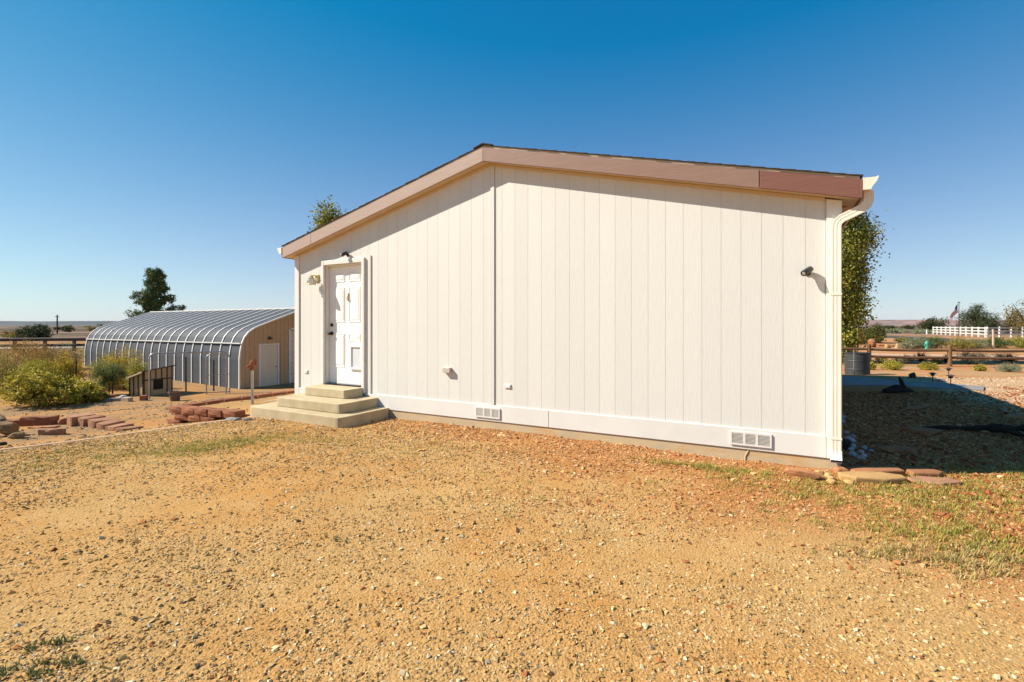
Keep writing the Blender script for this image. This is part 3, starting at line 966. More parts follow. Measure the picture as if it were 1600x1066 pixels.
loose(-7.36, 7.74, .34, .10, .10, 10, 'narrow red block lying behind a rough stone', M_slab)
# edging strip
b = MB()
ed = [(-7.3, 4.23), (-6.08, 5.74), (-5.62, 6.33), (-5.15, 6.94), (-4.82, 7.3), (-4.52, 7.64)]
for k, (p, q) in enumerate(zip(ed[:-1], ed[1:])):
    p = Vector(p); q = Vector(q)
    t = (q - p).normalized(); n_ = Vector((-t.y, t.x)) * .035
    zp, zq = gz(*p) + .014, gz(*q) + .010
    q2 = q - t * .004
    b.add([(p.x - n_.x, p.y - n_.y, zp - .1), (p.x + n_.x, p.y + n_.y, zp - .1), (p.x + n_.x, p.y + n_.y, zp), (p.x - n_.x, p.y - n_.y, zp),
           (q2.x - n_.x, q2.y - n_.y, zq - .1), (q2.x + n_.x, q2.y + n_.y, zq - .1), (q2.x + n_.x, q2.y + n_.y, zq), (q2.x - n_.x, q2.y - n_.y, zq)],
          [(0, 1, 2, 3), (7, 6, 5, 4), (0, 3, 7, 4), (1, 5, 6, 2), (3, 2, 6, 7), (0, 4, 5, 1)])
tag(b.build('garden_edging', M_drive), 'pale flush edging strip between the gravel and the lower yard', 'edging')

# rocks
def rock(x, y, w, d, h, label, mat, rz=0, name='rock', seed=0, sink=.25, cat='rock', group=None, flat=.6, zoff=0, sub=2):
    r = random.Random(seed + int(x * 97) + int(y * 131))
    bm = bmesh.new()
    bmesh.ops.create_icosphere(bm, subdivisions=sub, radius=1)
    ph = [Vector((r.uniform(-1, 1), r.uniform(-1, 1), r.uniform(-1, 1))).normalized() for _ in range(9)]
    cut = [r.uniform(.55, .85) for _ in ph]
    for v in bm.verts:
        for n_, c in zip(ph, cut):
            dd = v.co.dot(n_)
            if dd > c: v.co -= n_ * (dd - c)
        if v.co.z > flat: v.co.z = flat + (v.co.z - flat) * .15
        v.co *= 1 + r.uniform(-.05, .05)
        v.co = Vector((v.co.x * w / 2, v.co.y * d / 2, v.co.z * h / (1 + flat) * 1.3))
    me = bpy.data.meshes.new(name); bm.to_mesh(me); bm.free(); me.materials.append(mat)
    o = bpy.data.objects.new(name, me); link(o)
    o.location = (x, y, gz(x, y) + h * (.5 - sink) + zoff); o.rotation_euler = (0, 0, R(rz))
    tag(o, label, cat, group)
    return o
rock(-7.93, 8.62, .30, .2, .15, 'rough brown rock between the long block and the pavers', M_rock_red, 5, seed=1)
rock(-7.62, 7.46, .26, .15, .12, 'rough grey-brown stone in front of the narrow red block', M_wood_grey, 12, seed=2)
rock(-7.35, 6.95, .14, .1, .06, 'small dark stone lying beside the split log', M_rock_dark, 20, seed=3)
# split log at the left frame edge
def log(pts, radii, label, mat, name='log', n=10, seed=0, cat='log', rough=.12):
    r = random.Random(seed)
    b = MB()
    m = 7
    P = []
    for i in range(len(pts) - 1):
        for k in range(m):
            t = k / m
            P.append((Vector(pts[i]).lerp(Vector(pts[i + 1]), t), radii[i] * (1 - t) + radii[i + 1] * t))
    P.append((Vector(pts[-1]), radii[-1]))
    b.tube([p + Vector((r.uniform(-1, 1), r.uniform(-1, 1), r.uniform(-1, 1))) * q * .12 for p, q in P], [q * r.uniform(1 - rough, 1 + rough) for p, q in P], n)
    o = b.build(name, mat, None)
    for v in o.data.vertices:
        v.co += Vector((r.uniform(-1, 1), r.uniform(-1, 1), r.uniform(-1, 1))) * radii[0] * .1
    tag(o, label, cat)
    return o
log([(-9.4, 7.55, -.14), (-8.6, 7.55, -.13), (-7.85, 7.62, -.17)], [.12, .115, .095], 'weathered split log at the left edge of the yard', M_wood_grey, n=9, seed=4)
log([(-9.3, 8.2, .08), (-8.75, 8.0, .06), (-8.3, 7.85, -.10), (-8.02, 7.8, -.2)], [.09, .085, .07, .04], 'crooked pale branch leaning over the split log', M_wood_grey, n=8, seed=5, name='branch', cat='branch')
log([(-8.3, 6.75, -.12), (-7.3, 6.72, -.08)], [.07, .04], 'short dark branch on the ground before the split log', M_rock_red, n=7, seed=6, name='branch', cat='branch')

# yard hydrant in the bed
hy = empty('yard_hydrant', (-4.76, 8.86, gz(-4.76, 8.86)))
tag(hy, 'rusty red yard hydrant on a galvanised pipe beside the steps', 'hydrant')
MB().tube([(0, 0, -.1), (0, 0, .66)], .024, 10).build('pipe', M_galv, hy)
b = MB(); b.lathe([(.034, .62), (.04, .66), (.038, .70), (.048, .73), (.04, .78), (.02, .80)], n=10); b.tube([(0, 0, .71), (-.06, -.02, .70), (-.085, -.025, .665)], [.022, .02, .018], 8)
b.build('head', M_rust, hy)
b = MB(); b.tube([(.0, .0, .78), (.04, .02, .84), (.05, .02, .80), (.055, .02, .70)], [.012, .012, .01, .01], 6); b.build('lever', M_rust, hy)
# hose end
pts = []
for k in range(14):
    t = k / 13
    x = -4.62 + t * .75; y = 9.0 + .10 * math.sin(t * 3.0) - t * .25
    pts.append((x, y, gz(x, y) + .015 + .05 * math.sin(t * math.pi)))
tag(MB().tube(pts, .011, 6).build('hose', M_hose), 'pale garden hose running from hydrant to the steps', 'hose')
# rubble of spilled concrete at the end of the steps
for k, (x, y, s_) in enumerate([(-4.42, 7.62, .20), (-4.25, 7.50, .16), (-4.06, 7.44, .14)]):
    rock(x, y, s_, s_ * .7, .06, 'pale lump of spilled concrete by the bottom step, %s' % ['leftmost', 'middle one', 'rightmost'][k], M_path, 20 * k, 'concrete_lump', 40 + k, .3, 'rubble')

# ------------------------------------------------------------------ left yard further back: doghouse, gate, clutter
DG = (-14.72, 19.3)
dz = gz(*DG)
dang = math.atan2(.95, .31)            # direction of the front wall
dog = empty('doghouse', (DG[0], DG[1], dz), dang)
tag(dog, 'small tan doghouse with dark battens and a sloping roof', 'doghouse')
# local: x along front (away), y to the left (-front normal), front face at y=0 facing -y
FW, FD, H0, H1, HB = 1.18, .80, .98, 1.12, .25
op = (.38, .80, .22, .62)
b = MB()
def dtop(x): return H0 + (H1 - H0) * x / FW
for (x0, x1, z0, z1f) in ((0, op[0], 0, None), (op[1], FW, 0, None), (op[0], op[1], 0, op[2]), (op[0], op[1], op[3], None)):
    if z1f is None: b.prism([(x0, z0), (x1, z0), (x1, dtop(x1)), (x0, dtop(x0))], 0, .02)
    else: b.prism([(x0, z0), (x1, z0), (x1, z1f), (x0, z1f)], 0, .02)
b.build('front_wall', M_dog_ply, dog)
def side(x0, x1, h_, name, mat, y0=.021, y1=FD):
    b = MB()
    V = [(x, y, z) for x in (x0, x1) for (y, z) in ((y0, 0), (y1, 0), (y1, h_ - HB * y1 / FD), (y0, h_ - HB * y0 / FD))]
    b.add(V, [(0, 1, 2, 3), (7, 6, 5, 4), (0, 4, 5, 1), (1, 5, 6, 2), (2, 6, 7, 3), (3, 7, 4, 0)])
    return b.build(name, mat, dog)
side(0, .02, H0, 'side_wall', M_dog_ply); side(FW - .02, FW, H1, 'side_wall', M_dog_ply)
b = MB(); b.prism([(.021, 0), (FW - .021, 0), (FW - .021, dtop(FW) - HB), (.021, H0 - HB)], FD - .02, FD - .001); b.build('back_wall', M_dog_ply, dog)
MB().box(.021, FW - .021, .25, .26, .0, .75).build('interior_shade_sheet', M_dark, dog)  # black sheet stands in for the shade inside the doghouse
b = MB()
for x in (.0, .24, .46, .70, .93, FW - .04):
    z0 = op[3] + .03 if op[0] - .06 < x < op[1] else 0
    b.prism([(x, z0), (x + .04, z0), (x + .04, dtop(x + .04) - .004), (x, dtop(x) - .004)], -.025, -.001)
b.box(.04, FW - .04, -.03, -.026, op[3] + .0, op[3] + .05)
b.build('front_battens', M_batten, dog)
for y in (.0, .26, .52, FD - .05):
    side(-.025, -.001, H0 - .004, 'side_batten', M_batten, y, y + .04)
b = MB()
V = []
for y, dy in ((-.10, .10), (FD + .10, -.10)):
    for x in (-.12, FW + .12):
        zz = dtop(x) - HB * y / FD
        V += [(x, y, zz + .004), (x, y, zz + .032)]
b.add(V, [(0, 1, 3, 2), (4, 6, 7, 5), (0, 4, 5, 1), (2, 3, 7, 6), (1, 5, 7, 3), (0, 2, 6, 4)])
b.build('roof', M_batten, dog)
b = MB()
V = [(x, y, dtop(-.12) - HB * y / FD + z) for x in (-.145, -.122) for (y, z) in ((-.10, -.035), (FD + .1, -.035), (FD + .1, .03), (-.10, .03))]
b.add(V, [(0, 1, 2, 3), (7, 6, 5, 4), (0, 4, 5, 1), (1, 5, 6, 2), (2, 6, 7, 3), (3, 7, 4, 0)])
b.build('eave_board', M_plank, dog)

# pipe gate frames with chain link
def pipe_arch(p, q, h, r=.028):
    p = Vector(p); q = Vector(q); t = (q - p).normalized()
    pts = [p + Vector((0, 0, -.15)), p + Vector((0, 0, h - .18))]
    for k in range(1, 6):
        a = k / 6 * math.pi / 2
        pts.append(p + t * (.18 * (1 - math.cos(a))) + Vector((0, 0, h - .18 + .18 * math.sin(a))))
    pts.append(p + t * .18 + Vector((0, 0, h)))
    pts.append(q - t * .18 + Vector((0, 0, h)))
    for k in range(1, 6):
        a = k / 6 * math.pi / 2
        pts.append(q - t * (.18 * (1 - math.sin(a))) + Vector((0, 0, h - .18 + .18 * math.cos(a))))
    pts += [q + Vector((0, 0, h - .18)), q + Vector((0, 0, -.1))]
    return MB().tube(pts, r, 8)
def chain(p, q, z0, z1, step=.09, r=.0011):
    p = Vector(p); q = Vector(q); L_ = (q - p).length; t = (q - p).normalized(); H_ = z1 - z0
    b = MB()
    u = -H_
    while u < L_:
        for sgn in (1, -1):
            # line from (u,0) to (u+H,H), clipped
            a0 = max(u, 0); a1 = min(u + H_, L_)
            if a1 - a0 < .02: continue
            za, zb = (a0 - u, a1 - u) if sgn > 0 else (H_ - (a0 - u), H_ - (a1 - u))
            P = p + t * a0 + Vector((0, 0, z0 + za)); Q = p + t * a1 + Vector((0, 0, z0 + zb))
            b.tube([P, Q], r, 3, cap=False)
        u += step
    return b
gA = Vector((-14.05, 18.72, 0)); gB = Vector((-11.95, 20.2, 0))
za = gz(gA.x, gA.y); gA.z = za; gB.z = za
g = empty('kennel_fence', gA)
tag(g, 'wide chain-link kennel panel with bent pipe frame by the doghouse', 'fence panel')
o = pipe_arch((0, 0, 0), gB - gA, 1.76).build('pipe_frame', M_galv, g)
chain(Vector((0, 0, 0)), gB - gA, .05, 1.74).build('chain_mesh', M_steel_dark, g)
g2a = Vector((-12.62, 19.95, za)); g2b = Vector((-11.93, 20.42, za))
g2 = empty('kennel_gate', g2a)
tag(g2, 'narrow pipe gate with rounded top standing before the arched building', 'gate')
b = pipe_arch((0, 0, 0), g2b - g2a, 1.66, .025); b.tube([(0, 0, .8), (g2b - g2a) + Vector((0, 0, .8))], .018, 6); b.tube([(0, 0, .06), (g2b - g2a) + Vector((0, 0, .06))], .018, 6)
b.build('pipe_frame', M_galv, g2)
chain(Vector((0, 0, 0)), g2b - g2a, .06, 1.62).build('chain_mesh', M_steel_dark, g2)
# steel fence posts
for k, (x, y, hgt, lab) in enumerate([(-18.4, 20.4, 1.35, 'dark steel fence post beside the golden shrubs'), (-16.16, 19.55, 1.1, 'dark steel stake tied to the young green tree'),
                                      (-13.9, 20.6, 1.5, 'dark steel post rising behind the doghouse roof'), (-12.9, 20.9, 1.35, 'dark steel post midway along the arched building side')]):
    b = MB(); b.box(-.03, .03, -.006, .006, -.3, hgt); b.box(-.006, .006, .006, .03, -.3, hgt)
    for q in range(8): b.box(-.018, .018, -.016, -.006, .2 + q * .13, .22 + q * .13)
    o = b.build('fence_post', M_steel_dark); o.location = (x, y, gz(x, y)); tag(o, lab, 'fence post', 'steel posts in the left yard')
# pot, planks, blocks, wire roll
pt = empty('plant_pot', (-12.66, 18.15, gz(-12.66, 18.15)))
tag(pt, 'empty brown plant pot at the foot of the doghouse', 'plant pot')
MB().lathe([(.15, 0), (.19, .30), (.2, .30)], n=18).build('pot_body', M_pot, pt)
MB().lathe([(.20, .301), (.225, .302), (.228, .365), (.2, .366), (.19, .36), (.185, .33)], n=18).build('rim', M_pot, pt)
def plank(x, y, l, w, h, rz, label, mat=M_plank, name='plank', cat='plank', tilt=0):
    o = MB().box(-l / 2, l / 2, -w / 2, w / 2, 0, h).build(name, mat, None, bevel=.006)
    o.location = (x, y, gz(x, y) - .01); o.rotation_euler = (0, tilt, R(rz)); tag(o, label, cat)
plank(-15.95, 18.35, 1.35, .14, .06, -12, 'long pale board lying left of the doghouse')
plank(-14.95, 18.15, .42, .2, .12, 8, 'pale concrete block lying left of the doghouse', M_path, 'concrete_block', 'block')
plank(-14.42, 18.10, .32, .2, .15, -10, 'buff paving brick beside the pale concrete block', M_plank, 'paving_brick', 'brick')
plank(-13.98, 18.35, .2, .2, .2, 10, 'dark brown brick at the doghouse corner', M_block, 'brick', 'brick')
rock(-15.6, 18.75, .45, .3, .22, 'brown stone behind the long pale board', M_rock_red, 0, seed=7)
rock(-15.05, 18.7, .3, .24, .2, 'pale stone right of the brown stone behind the board', M_rock_white, 0, seed=8)
wr = MB()
for k in range(26):
    x = k * .05
    wr.tube([(x + .012 * math.sin(q), .17 * math.cos(q * math.pi / 6), .15 + .15 * math.sin(q * math.pi / 6)) for q in range(13)], .006, 4, cap=False)
for q in range(12):
    a = q * math.pi / 6
    wr.tube([(0, .17 * math.cos(a), .15 + .15 * math.sin(a)), (1.25, .17 * math.cos(a), .15 + .15 * math.sin(a))], .005, 4)
o = wr.build('wire_roll', M_galv); o.location = (-17.9, 19.05, gz(-17.4, 19)); o.rotation_euler = (0, 0, R(3))
tag(o, 'roll of grey wire netting lying on the ground by the shrubs', 'wire roll')

# ------------------------------------------------------------------ guardrail, pale road and utility pole far left
def strip(name, pts, width, mat, dz_=.012, kind='structure', n=10):
    b = MB(); V = []
    P = []
    for p, q in zip(pts[:-1], pts[1:]):
        for k in range(n):
            P.append(Vector(p).lerp(Vector(q), k / n))
    P.append(Vector(pts[-1]))
    for i, p in enumerate(P):
        t = (P[min(i + 1, len(P) - 1)] - P[max(i - 1, 0)]).normalized(); nn = Vector((-t.y, t.x))
        for k in range(5):
            q = p + nn * width * (k / 4 - .5)
            V.append((q.x, q.y, float(terrain(q.x, q.y)) + dz_))
    F = []
    for i in range(len(P) - 1):
        for k in range(4):
            F.append((i * 5 + k, i * 5 + k + 1, i * 5 + 6 + k, i * 5 + 5 + k))
    b.add(V, F)
    return tag(b.build(name, mat), kind=kind)
strip('road', [(-90, 33), (-60, 40.5), (-36, 46), (-10, 52), (10, 56)], 6.0, M_lightroad, .05)
gr = empty('guardrail', (-38, 38.6, -.6))
tag(gr, 'dark two-rail roadside guardrail beyond the left shrubs', 'guardrail')
g0 = Vector((-62, 33.2)); g1 = Vector((-26, 41.6)); gt = (g1 - g0).normalized(); gl = (g1 - g0).length
ga = math.atan2(gt.y, gt.x)
def gm_(t): 
    p = g0 + gt * t
    return Vector((p.x, p.y, 0)) - Vector((-38, 38.6, 0))
for z0, z1 in ((.80, 1.08), (.36, .58)):
    b = MB()
    M = Matrix.Translation(gm_(0)) @ Matrix.Rotation(ga, 4, 'Z')
    zm = (z0 + z1) / 2
    ys = [(-.02, z0), (-.07, z0 + .05), (-.02, zm), (-.07, z1 - .05), (-.02, z1)]
    V = []; F = []
    for x in (0, gl):
        for (y, z) in ys: V.append(M @ Vector((x, y, z)))
        for (y, z) in ys: V.append(M @ Vector((x, y + .03, z)))
    for k in range(4):
        F += [(k, k + 1, 10 + k + 1, 10 + k), (5 + k, 15 + k, 15 + k + 1, 5 + k + 1)]
    F += [(0, 10, 15, 5), (4, 9, 19, 14)]
    b.add(V, F); b.build('rail', M_guard, gr)
k = 0
pmesh = MB().box(-.09, .09, .015, .2, -.4, 1.02).mesh('post', M_guard)
t = 1.0
while t < gl:
    o = bpy.data.objects.new('post', pmesh); link(o, gr); o.location = gm_(t); o.rotation_euler = (0, 0, ga); t += 2.0
up = empty('utility_pole', (-112, 119, gz(-112, 119)))
tag(up, 'thin dark utility pole far beyond the guardrail', 'utility pole')
MB().tube([(0, 0, -.5), (0, 0, 4.6)], [.17, .13], 8).build('pole', M_batten, up)
MB().box(-.55, .55, -.05, .05, 4.1, 4.22).build('cross_arm', M_batten, up)

# ------------------------------------------------------------------ foliage
def leaf_cloud(blobs, n, size, cols, seed, clump=10, spread=.14, aspect=2.2, up=0.0, shell=.45, jit=.18):
    r = np.random.default_rng(seed)
    B = np.array(blobs, float)
    w = (B[:, 3] * B[:, 4] * B[:, 5]) ** (2 / 3); w /= w.sum()
    nc = max(4, n // clump)
    bi = r.choice(len(B), nc, p=w)
    d = r.normal(size=(nc, 3)); d /= np.linalg.norm(d, axis=1)[:, None]
    rad = shell + (1 - shell) * r.random(nc) ** .6
    C = B[bi, :3] + d * B[bi, 3:6] * rad[:, None]
    cc = r.random(nc)
    ci = r.integers(0, nc, n)
    P = C[ci] + r.normal(size=(n, 3)) * (spread * B[bi[ci], 3:6].mean(1))[:, None]
    P[:, 2] = np.maximum(P[:, 2], .01)
    a = r.normal(size=(n, 3)); a[:, 2] = a[:, 2] * (1 - up) + up * 2.2 * np.abs(a[:, 2] + .6); a /= np.linalg.norm(a, axis=1)[:, None]
    b_ = r.normal(size=(n, 3)); b_ = np.cross(a, b_); b_ /= np.linalg.norm(b_, axis=1)[:, None]
    s = size * r.uniform(.6, 1.35, n)[:, None]
    v = np.empty((n, 4, 3))
    v[:, 0] = P - a * s * .5; v[:, 2] = P + a * s * .5
    nrm = np.cross(a, b_)
    v[:, 1] = P + b_ * s / aspect * .5 + nrm * s * .08; v[:, 3] = P - b_ * s / aspect * .5 + nrm * s * .08
    C_ = np.array(cols, float)
    k = cc[ci] * (len(C_) - 1)
    i0 = np.clip(k.astype(int), 0, len(C_) - 2) if len(C_) > 1 else np.zeros(n, int)
    fr = (k - i0)[:, None]
    col = C_[i0] * (1 - fr) + C_[np.minimum(i0 + 1, len(C_) - 1)] * fr
    col = col * (1 + r.normal(size=(n, 1)) * jit).clip(.5, 1.6)
    f = np.arange(n * 4).reshape(n, 4)
    return v.reshape(-1, 3), f, np.repeat(col, 4, 0)

def plant(name, label, cat, x, y, blobs, n, size, cols, seed, stems=(), stem_mat=M_bark, group=None, mat=M_leaf, part='foliage', stem_part='stem', z=None, **kw):
    e = empty(name, (x, y, gz(x, y) if z is None else z))
    tag(e, label, cat, group)
    v, f, c = leaf_cloud(blobs, n, size, cols, seed, **kw)
    link(bpy.data.objects.new(part, np_mesh(part, v, f, mat, c)), e)
    if stems:
        b = MB()
        for pts, rr in stems: b.tube(pts, rr, 6)
        b.build(stem_part, stem_mat, e)
    return e

def shrub_blobs(w, h, seed, k=7):
    r = random.Random(seed)
    bl = []
    for i in range(k):
        a = r.uniform(0, 6.28); q = r.uniform(.1, .62)
        rr = r.uniform(.22, .36) * w
        hh = r.uniform(.55, 1.0) * h * (1 - .3 * q)
        bl.append((math.cos(a) * q * w * .5, math.sin(a) * q * w * .5, hh * .52, rr, rr, hh * .48))
    return bl
def shrub_stems(w, h, seed, k=9, r0=.012):
    r = random.Random(seed); st = []
    for i in range(k):
        a = r.uniform(0, 6.28); q = r.uniform(.15, .42) * w
        st.append(([(0, 0, -.05), (math.cos(a) * q * .4, math.sin(a) * q * .4, h * .4), (math.cos(a) * q, math.sin(a) * q, h * .8)], [r0, r0 * .7, r0 * .3]))
    return st
def shrub(name, label, x, y, w, h, cols, n=2500, size=.06, seed=0, group=None, **kw):
    return plant(name, label, 'shrub', x, y, shrub_blobs(w, h, seed), n, size, cols, seed, shrub_stems(w, h, seed), group=group, **kw)

YEL = [(.17, .19, .035), (.38, .33, .04), (.56, .45, .05)]
GOLD = [(.26, .20, .03), (.54, .37, .04), (.64, .46, .05)]
OLIVE = [(.16, .15, .03), (.26, .22, .045), (.36, .28, .06)]
RUSTY = [(.20, .12, .03), (.32, .18, .045), (.42, .25, .06)]
SAGE = [(.16, .165, .085), (.25, .24, .13), (.34, .31, .18)]
GREY = [(.17, .20, .11), (.23, .26, .14), (.31, .32, .20)]
GREEN = [(.06, .10, .028), (.10, .14, .035), (.16, .185, .05)]
JUN = [(.034, .05, .016), (.06, .075, .022), (.10, .10, .03)]
LEAFY = [(.15, .135, .02), (.36, .30, .035), (.58, .46, .05)]
# left thicket
shrub('leafy_shrub', 'large leafy yellow-green shrub nearest the left frame edge', -16.7, 17.0, 2.9, 1.5, LEAFY, 7000, .115, 1, clump=20, shell=.5, spread=.09, jit=.3)
shrub('leafy_shrub', 'low leafy green shrub at the right foot of the large yellow-green one', -16.0, 18.2, 1.5, .8, LEAFY, 3500, .12, 2, clump=14, spread=.1)
shrub('rabbitbrush', 'golden rabbitbrush left of the first steel post', -18.9, 20.5, 1.5, 1.8, GOLD, 7500, .07, 3, up=.5, aspect=2.4)
shrub('rabbitbrush', 'yellow-green rabbitbrush between the large shrub and the golden one', -19.3, 19.4, 2.0, 1.6, YEL, 8000, .07, 4, up=.5, aspect=2.4)
shrub('brush', 'olive-brown brush above the large leafy shrub', -21.6, 20.6, 3.0, 1.85, OLIVE, 8000, .07, 5, up=.6, aspect=3)
shrub('brush', 'rusty brown dry brush just below the guardrail', -24.2, 24.6, 3.2, 2.1, RUSTY, 8000, .08, 6, up=.6, aspect=3)
shrub('brush', 'straw-coloured dry brush at the left edge below the guardrail', -26.5, 24.0, 2.4, 1.6, [(.22, .17, .04), (.38, .27, .07)], 3500, .08, 26, up=.6, aspect=3)
shrub('sagebrush', 'rounded grey-green bush next to the arched building', -25.4, 27.3, 2.6, 1.7, [(.10, .14, .07), (.14, .18, .09), (.2, .23, .12)], 5500, .08, 7, up=.4, aspect=3)
shrub('rabbitbrush', 'golden rabbitbrush touching the left side of the arched building', -18.0, 21.4, 1.6, 1.75, YEL, 5000, .07, 8, up=.5, aspect=2.4)
shrub('rabbitbrush', 'tall golden rabbitbrush rising behind the young green tree', -17.0, 21.2, 1.8, 2.05, GOLD, 6500, .07, 9, up=.4, aspect=2.4)
shrub('rabbitbrush', 'yellow rabbitbrush directly left of the doghouse', -15.9, 20.6, 1.1, 1.55, YEL, 4500, .07, 10, up=.4, aspect=2.4)
plant('young_tree', 'young green tree with drooping leaves tied to a stake', 'tree', -16.35, 19.6,
      [(0, 0, .95, .42, .42, .42), (-.25, -.1, .75, .32, .3, .36), (.25, .1, .85, .36, .3, .4), (-.05, 0, .5, .28, .28, .3)], 4200, .08, [(.10, .13, .04), (.17, .21, .065), (.24, .27, .09)], 12,
      [([(0, 0, -.05), (.01, 0, .5), (0, .02, 1.1)], [.03, .022, .01])], part='crown', stem_part='trunk', up=-.2, aspect=3.5)
shrub('juniper', 'dark round juniper behind the guardrail', -66, 66.5, 4.6, 2.7, JUN, 6500, .22, 13, mat=M_needle, clump=14, spread=.1)
for k, (x, y, w, h_) in enumerate([(-57, 68, 2.6, 1.3), (-73, 86, 4, 1.6), (-63, 80, 4, 1.8), (-60, 74, 3, 1.2), (-94, 90, 3.5, 1.3), (-68, 83, 3, 1.4), (-82, 80, 3, 1.0)]):
    shrub('scrub_bush', 'dull olive scrub bush on the far slope behind the guardrail', x, y, w, h_, [OLIVE, RUSTY, SAGE][k % 3], 1500, .2, 60 + k, group='scrub beyond the guardrail')
for k in range(26):
    y = random.uniform(110, 330); x = -y * random.uniform(.80, 1.15)
    shrub('scrub_bush', 'tiny dark scrub bush dotting the distant badlands', x, y, random.uniform(2, 5), random.uniform(1.2, 2.3), JUN if k % 2 else OLIVE, 320, .5, 90 + k, group='scrub on the distant badlands')

shrub('brush', 'tan dry brush under the guardrail posts at the far left', -31.5, 31.0, 3.4, 1.5, RUSTY, 3500, .1, 27, up=.6, aspect=3)
shrub('brush', 'dull olive brush under the guardrail near the arched building', -29.0, 33.6, 3.2, 1.3, OLIVE, 3500, .1, 28, up=.6, aspect=3)
# pine behind the arched building
def pine(x, y, H_, label, seed):
    r = random.Random(seed)
    bl = []; st = []
    st.append(([(0, 0, -.3), (.05, 0, H_ * .5), (0, 0, H_ * .97)], [.2, .13, .03]))
    for k in range(40):
        t = .16 + .82 * k / 40
        z = H_ * t
        ln = (1 - t) ** .9 * 2.4 * r.uniform(.45, 1.1) + .25
        a = k * 2.4 + r.uniform(-.5, .5)
        rise = r.uniform(.25, .6)
        tip = (math.cos(a) * ln, math.sin(a) * ln, z + ln * rise)
        midp = (math.cos(a) * ln * .5, math.sin(a) * ln * .5, z + ln * rise * .35)
        st.append(([(0, 0, z), midp, tip], [.05, .035, .012]))
        for q in (.5, .75, 1.0):
            s_ = .27 + .13 * r.random()
            bl.append((tip[0] * q, tip[1] * q, z + (tip[2] - z) * q ** 1.4 + .05, s_, s_, s_ * .9))
    bl.append((0, 0, H_ * .98, .2, .2, .4))
    return plant('pine_tree', label, 'tree', x, y, bl, 26000, .17, [(.055, .10, .04), (.095, .145, .045), (.19, .19, .04)], seed, st, part='crown', stem_part='trunk', mat=M_needle, aspect=3.2, clump=16, spread=.24, shell=.15)
pine(-27.4, 37.2, 6.35, 'dark open-crowned pine rising behind the arched building', 21)

# poplars
def poplar(x, y, H_, wid, label, seed, n=15000, size=.075, low=.12, cols=None, full=.6, pk=None):
    r = random.Random(seed)
    bl = []; st = [([(0, 0, -.2), (.02, 0, H_ * .5), (0, 0, H_ * .95)], [.07, .045, .012])]
    for k in range(26):
        t = low + (1 - low) * (k + .5) / 26
        pr = math.sin(min(1, (t + .10) ** .8) * math.pi * .96) ** full
        if pk: pr = max(.2, math.sin(math.pi * .96 * t ** pk)) ** full
        a = k * 2.4 + r.uniform(-.6, .6)
        q = r.uniform(.2, .85) * wid * .5 * pr
        zz = H_ * t * .97
        rr = r.uniform(.16, .26) * wid * (.5 + .5 * pr)
        bl.append((math.cos(a) * q, math.sin(a) * q, zz, rr, rr, rr * r.uniform(1.3, 2.1)))
        st.append(([(0, 0, max(.1, zz - H_ * .22)), (math.cos(a) * q * .6, math.sin(a) * q * .6, zz - H_ * .08), (math.cos(a) * q * 1.05, math.sin(a) * q * 1.05, zz + rr)], [.03, .02, .006]))
    return plant('poplar_tree', label, 'tree', x, y, bl, n, size, cols or [(.075, .105, .02), (.165, .185, .03), (.29, .27, .04), (.40, .32, .045)], seed, st, M_pale_bark, part='crown', stem_part='trunk', aspect=1.25, clump=9, spread=.3, shell=.25)
poplar(15.4, 22.6, 8.2, 2.75, 'slender yellowing poplar behind the right corner of the house', 31, 42000, .095, low=.03, full=.6, pk=1.05)
poplar(-8.2, 22.3, 8.05, 2.6, 'poplar top peeking above the left roof slope', 32, 26000, .10, low=.42, full=.35)

# ------------------------------------------------------------------ right side: fence, tank, path, lights, rocks
fence = empty('split_rail_fence', (15.31, 20.72, 0))
tag(fence, 'weathered brown two-rail wooden fence behind the gravel yard', 'fence')
fpts = [Vector((12.35, 21.35)), Vector((15.31, 20.72)), Vector((18.17, 20.06)), Vector((21.1, 19.45)), Vector((24.0, 18.8))]
f0 = Vector((15.31, 20.72, 0))
for k, p in enumerate(fpts):
    z = gz(p.x, p.y)
    b = MB(); pts = [(p.x - f0.x, p.y - f0.y, z - .4), (p.x - f0.x + .005, p.y - f0.y, z + .5), (p.x - f0.x, p.y - f0.y, z + .86), (p.x - f0.x, p.y - f0.y, z + .9)]
    b.tube(pts, [.085, .08, .08, .06], 10)
    b.build('post', M_post if k != 1 else M_rail, fence)
for p, q in zip(fpts[:-1], fpts[1:]):
    zp, zq = gz(p.x, p.y), gz(q.x, q.y)
    for h_ in (.38, .68):
        P = Vector((p.x - f0.x, p.y - f0.y, zp + h_)); Q = Vector((q.x - f0.x, q.y - f0.y, zq + h_ + random.uniform(-.02, .02)))
        mid = P.lerp(Q, .5) + Vector((0, 0, random.uniform(-.03, .01)))
        MB().tube([P, P.lerp(mid, .5), mid, mid.lerp(Q, .5), Q], [.05, .06, .055, .06, .048], 7).build('rail', M_rail, fence)
tk = empty('stock_tank', (10.86, 15.2, gz(10.86, 15.2)))
tag(tk, 'dark round metal tank at the foot of the poplar', 'tank')
b = MB(); b.lathe([(.325, 0), (.33, .02), (.33, .16), (.338, .18), (.33, .2), (.33, .42), (.338, .44), (.33, .46), (.33, .66), (.345, .675), (.345, .70), (.32, .70), (.315, .6)], n=28)
b.build('drum', M_tank, tk, smooth_=False)
o = MB().box(-.012, .012, -.012, .012, -.1, .78).build('stake', M_galv); o.location = (10.52, 14.86, gz(10.52, 14.86)); tag(o, 'thin grey stake in front of the dark tank', 'stake')
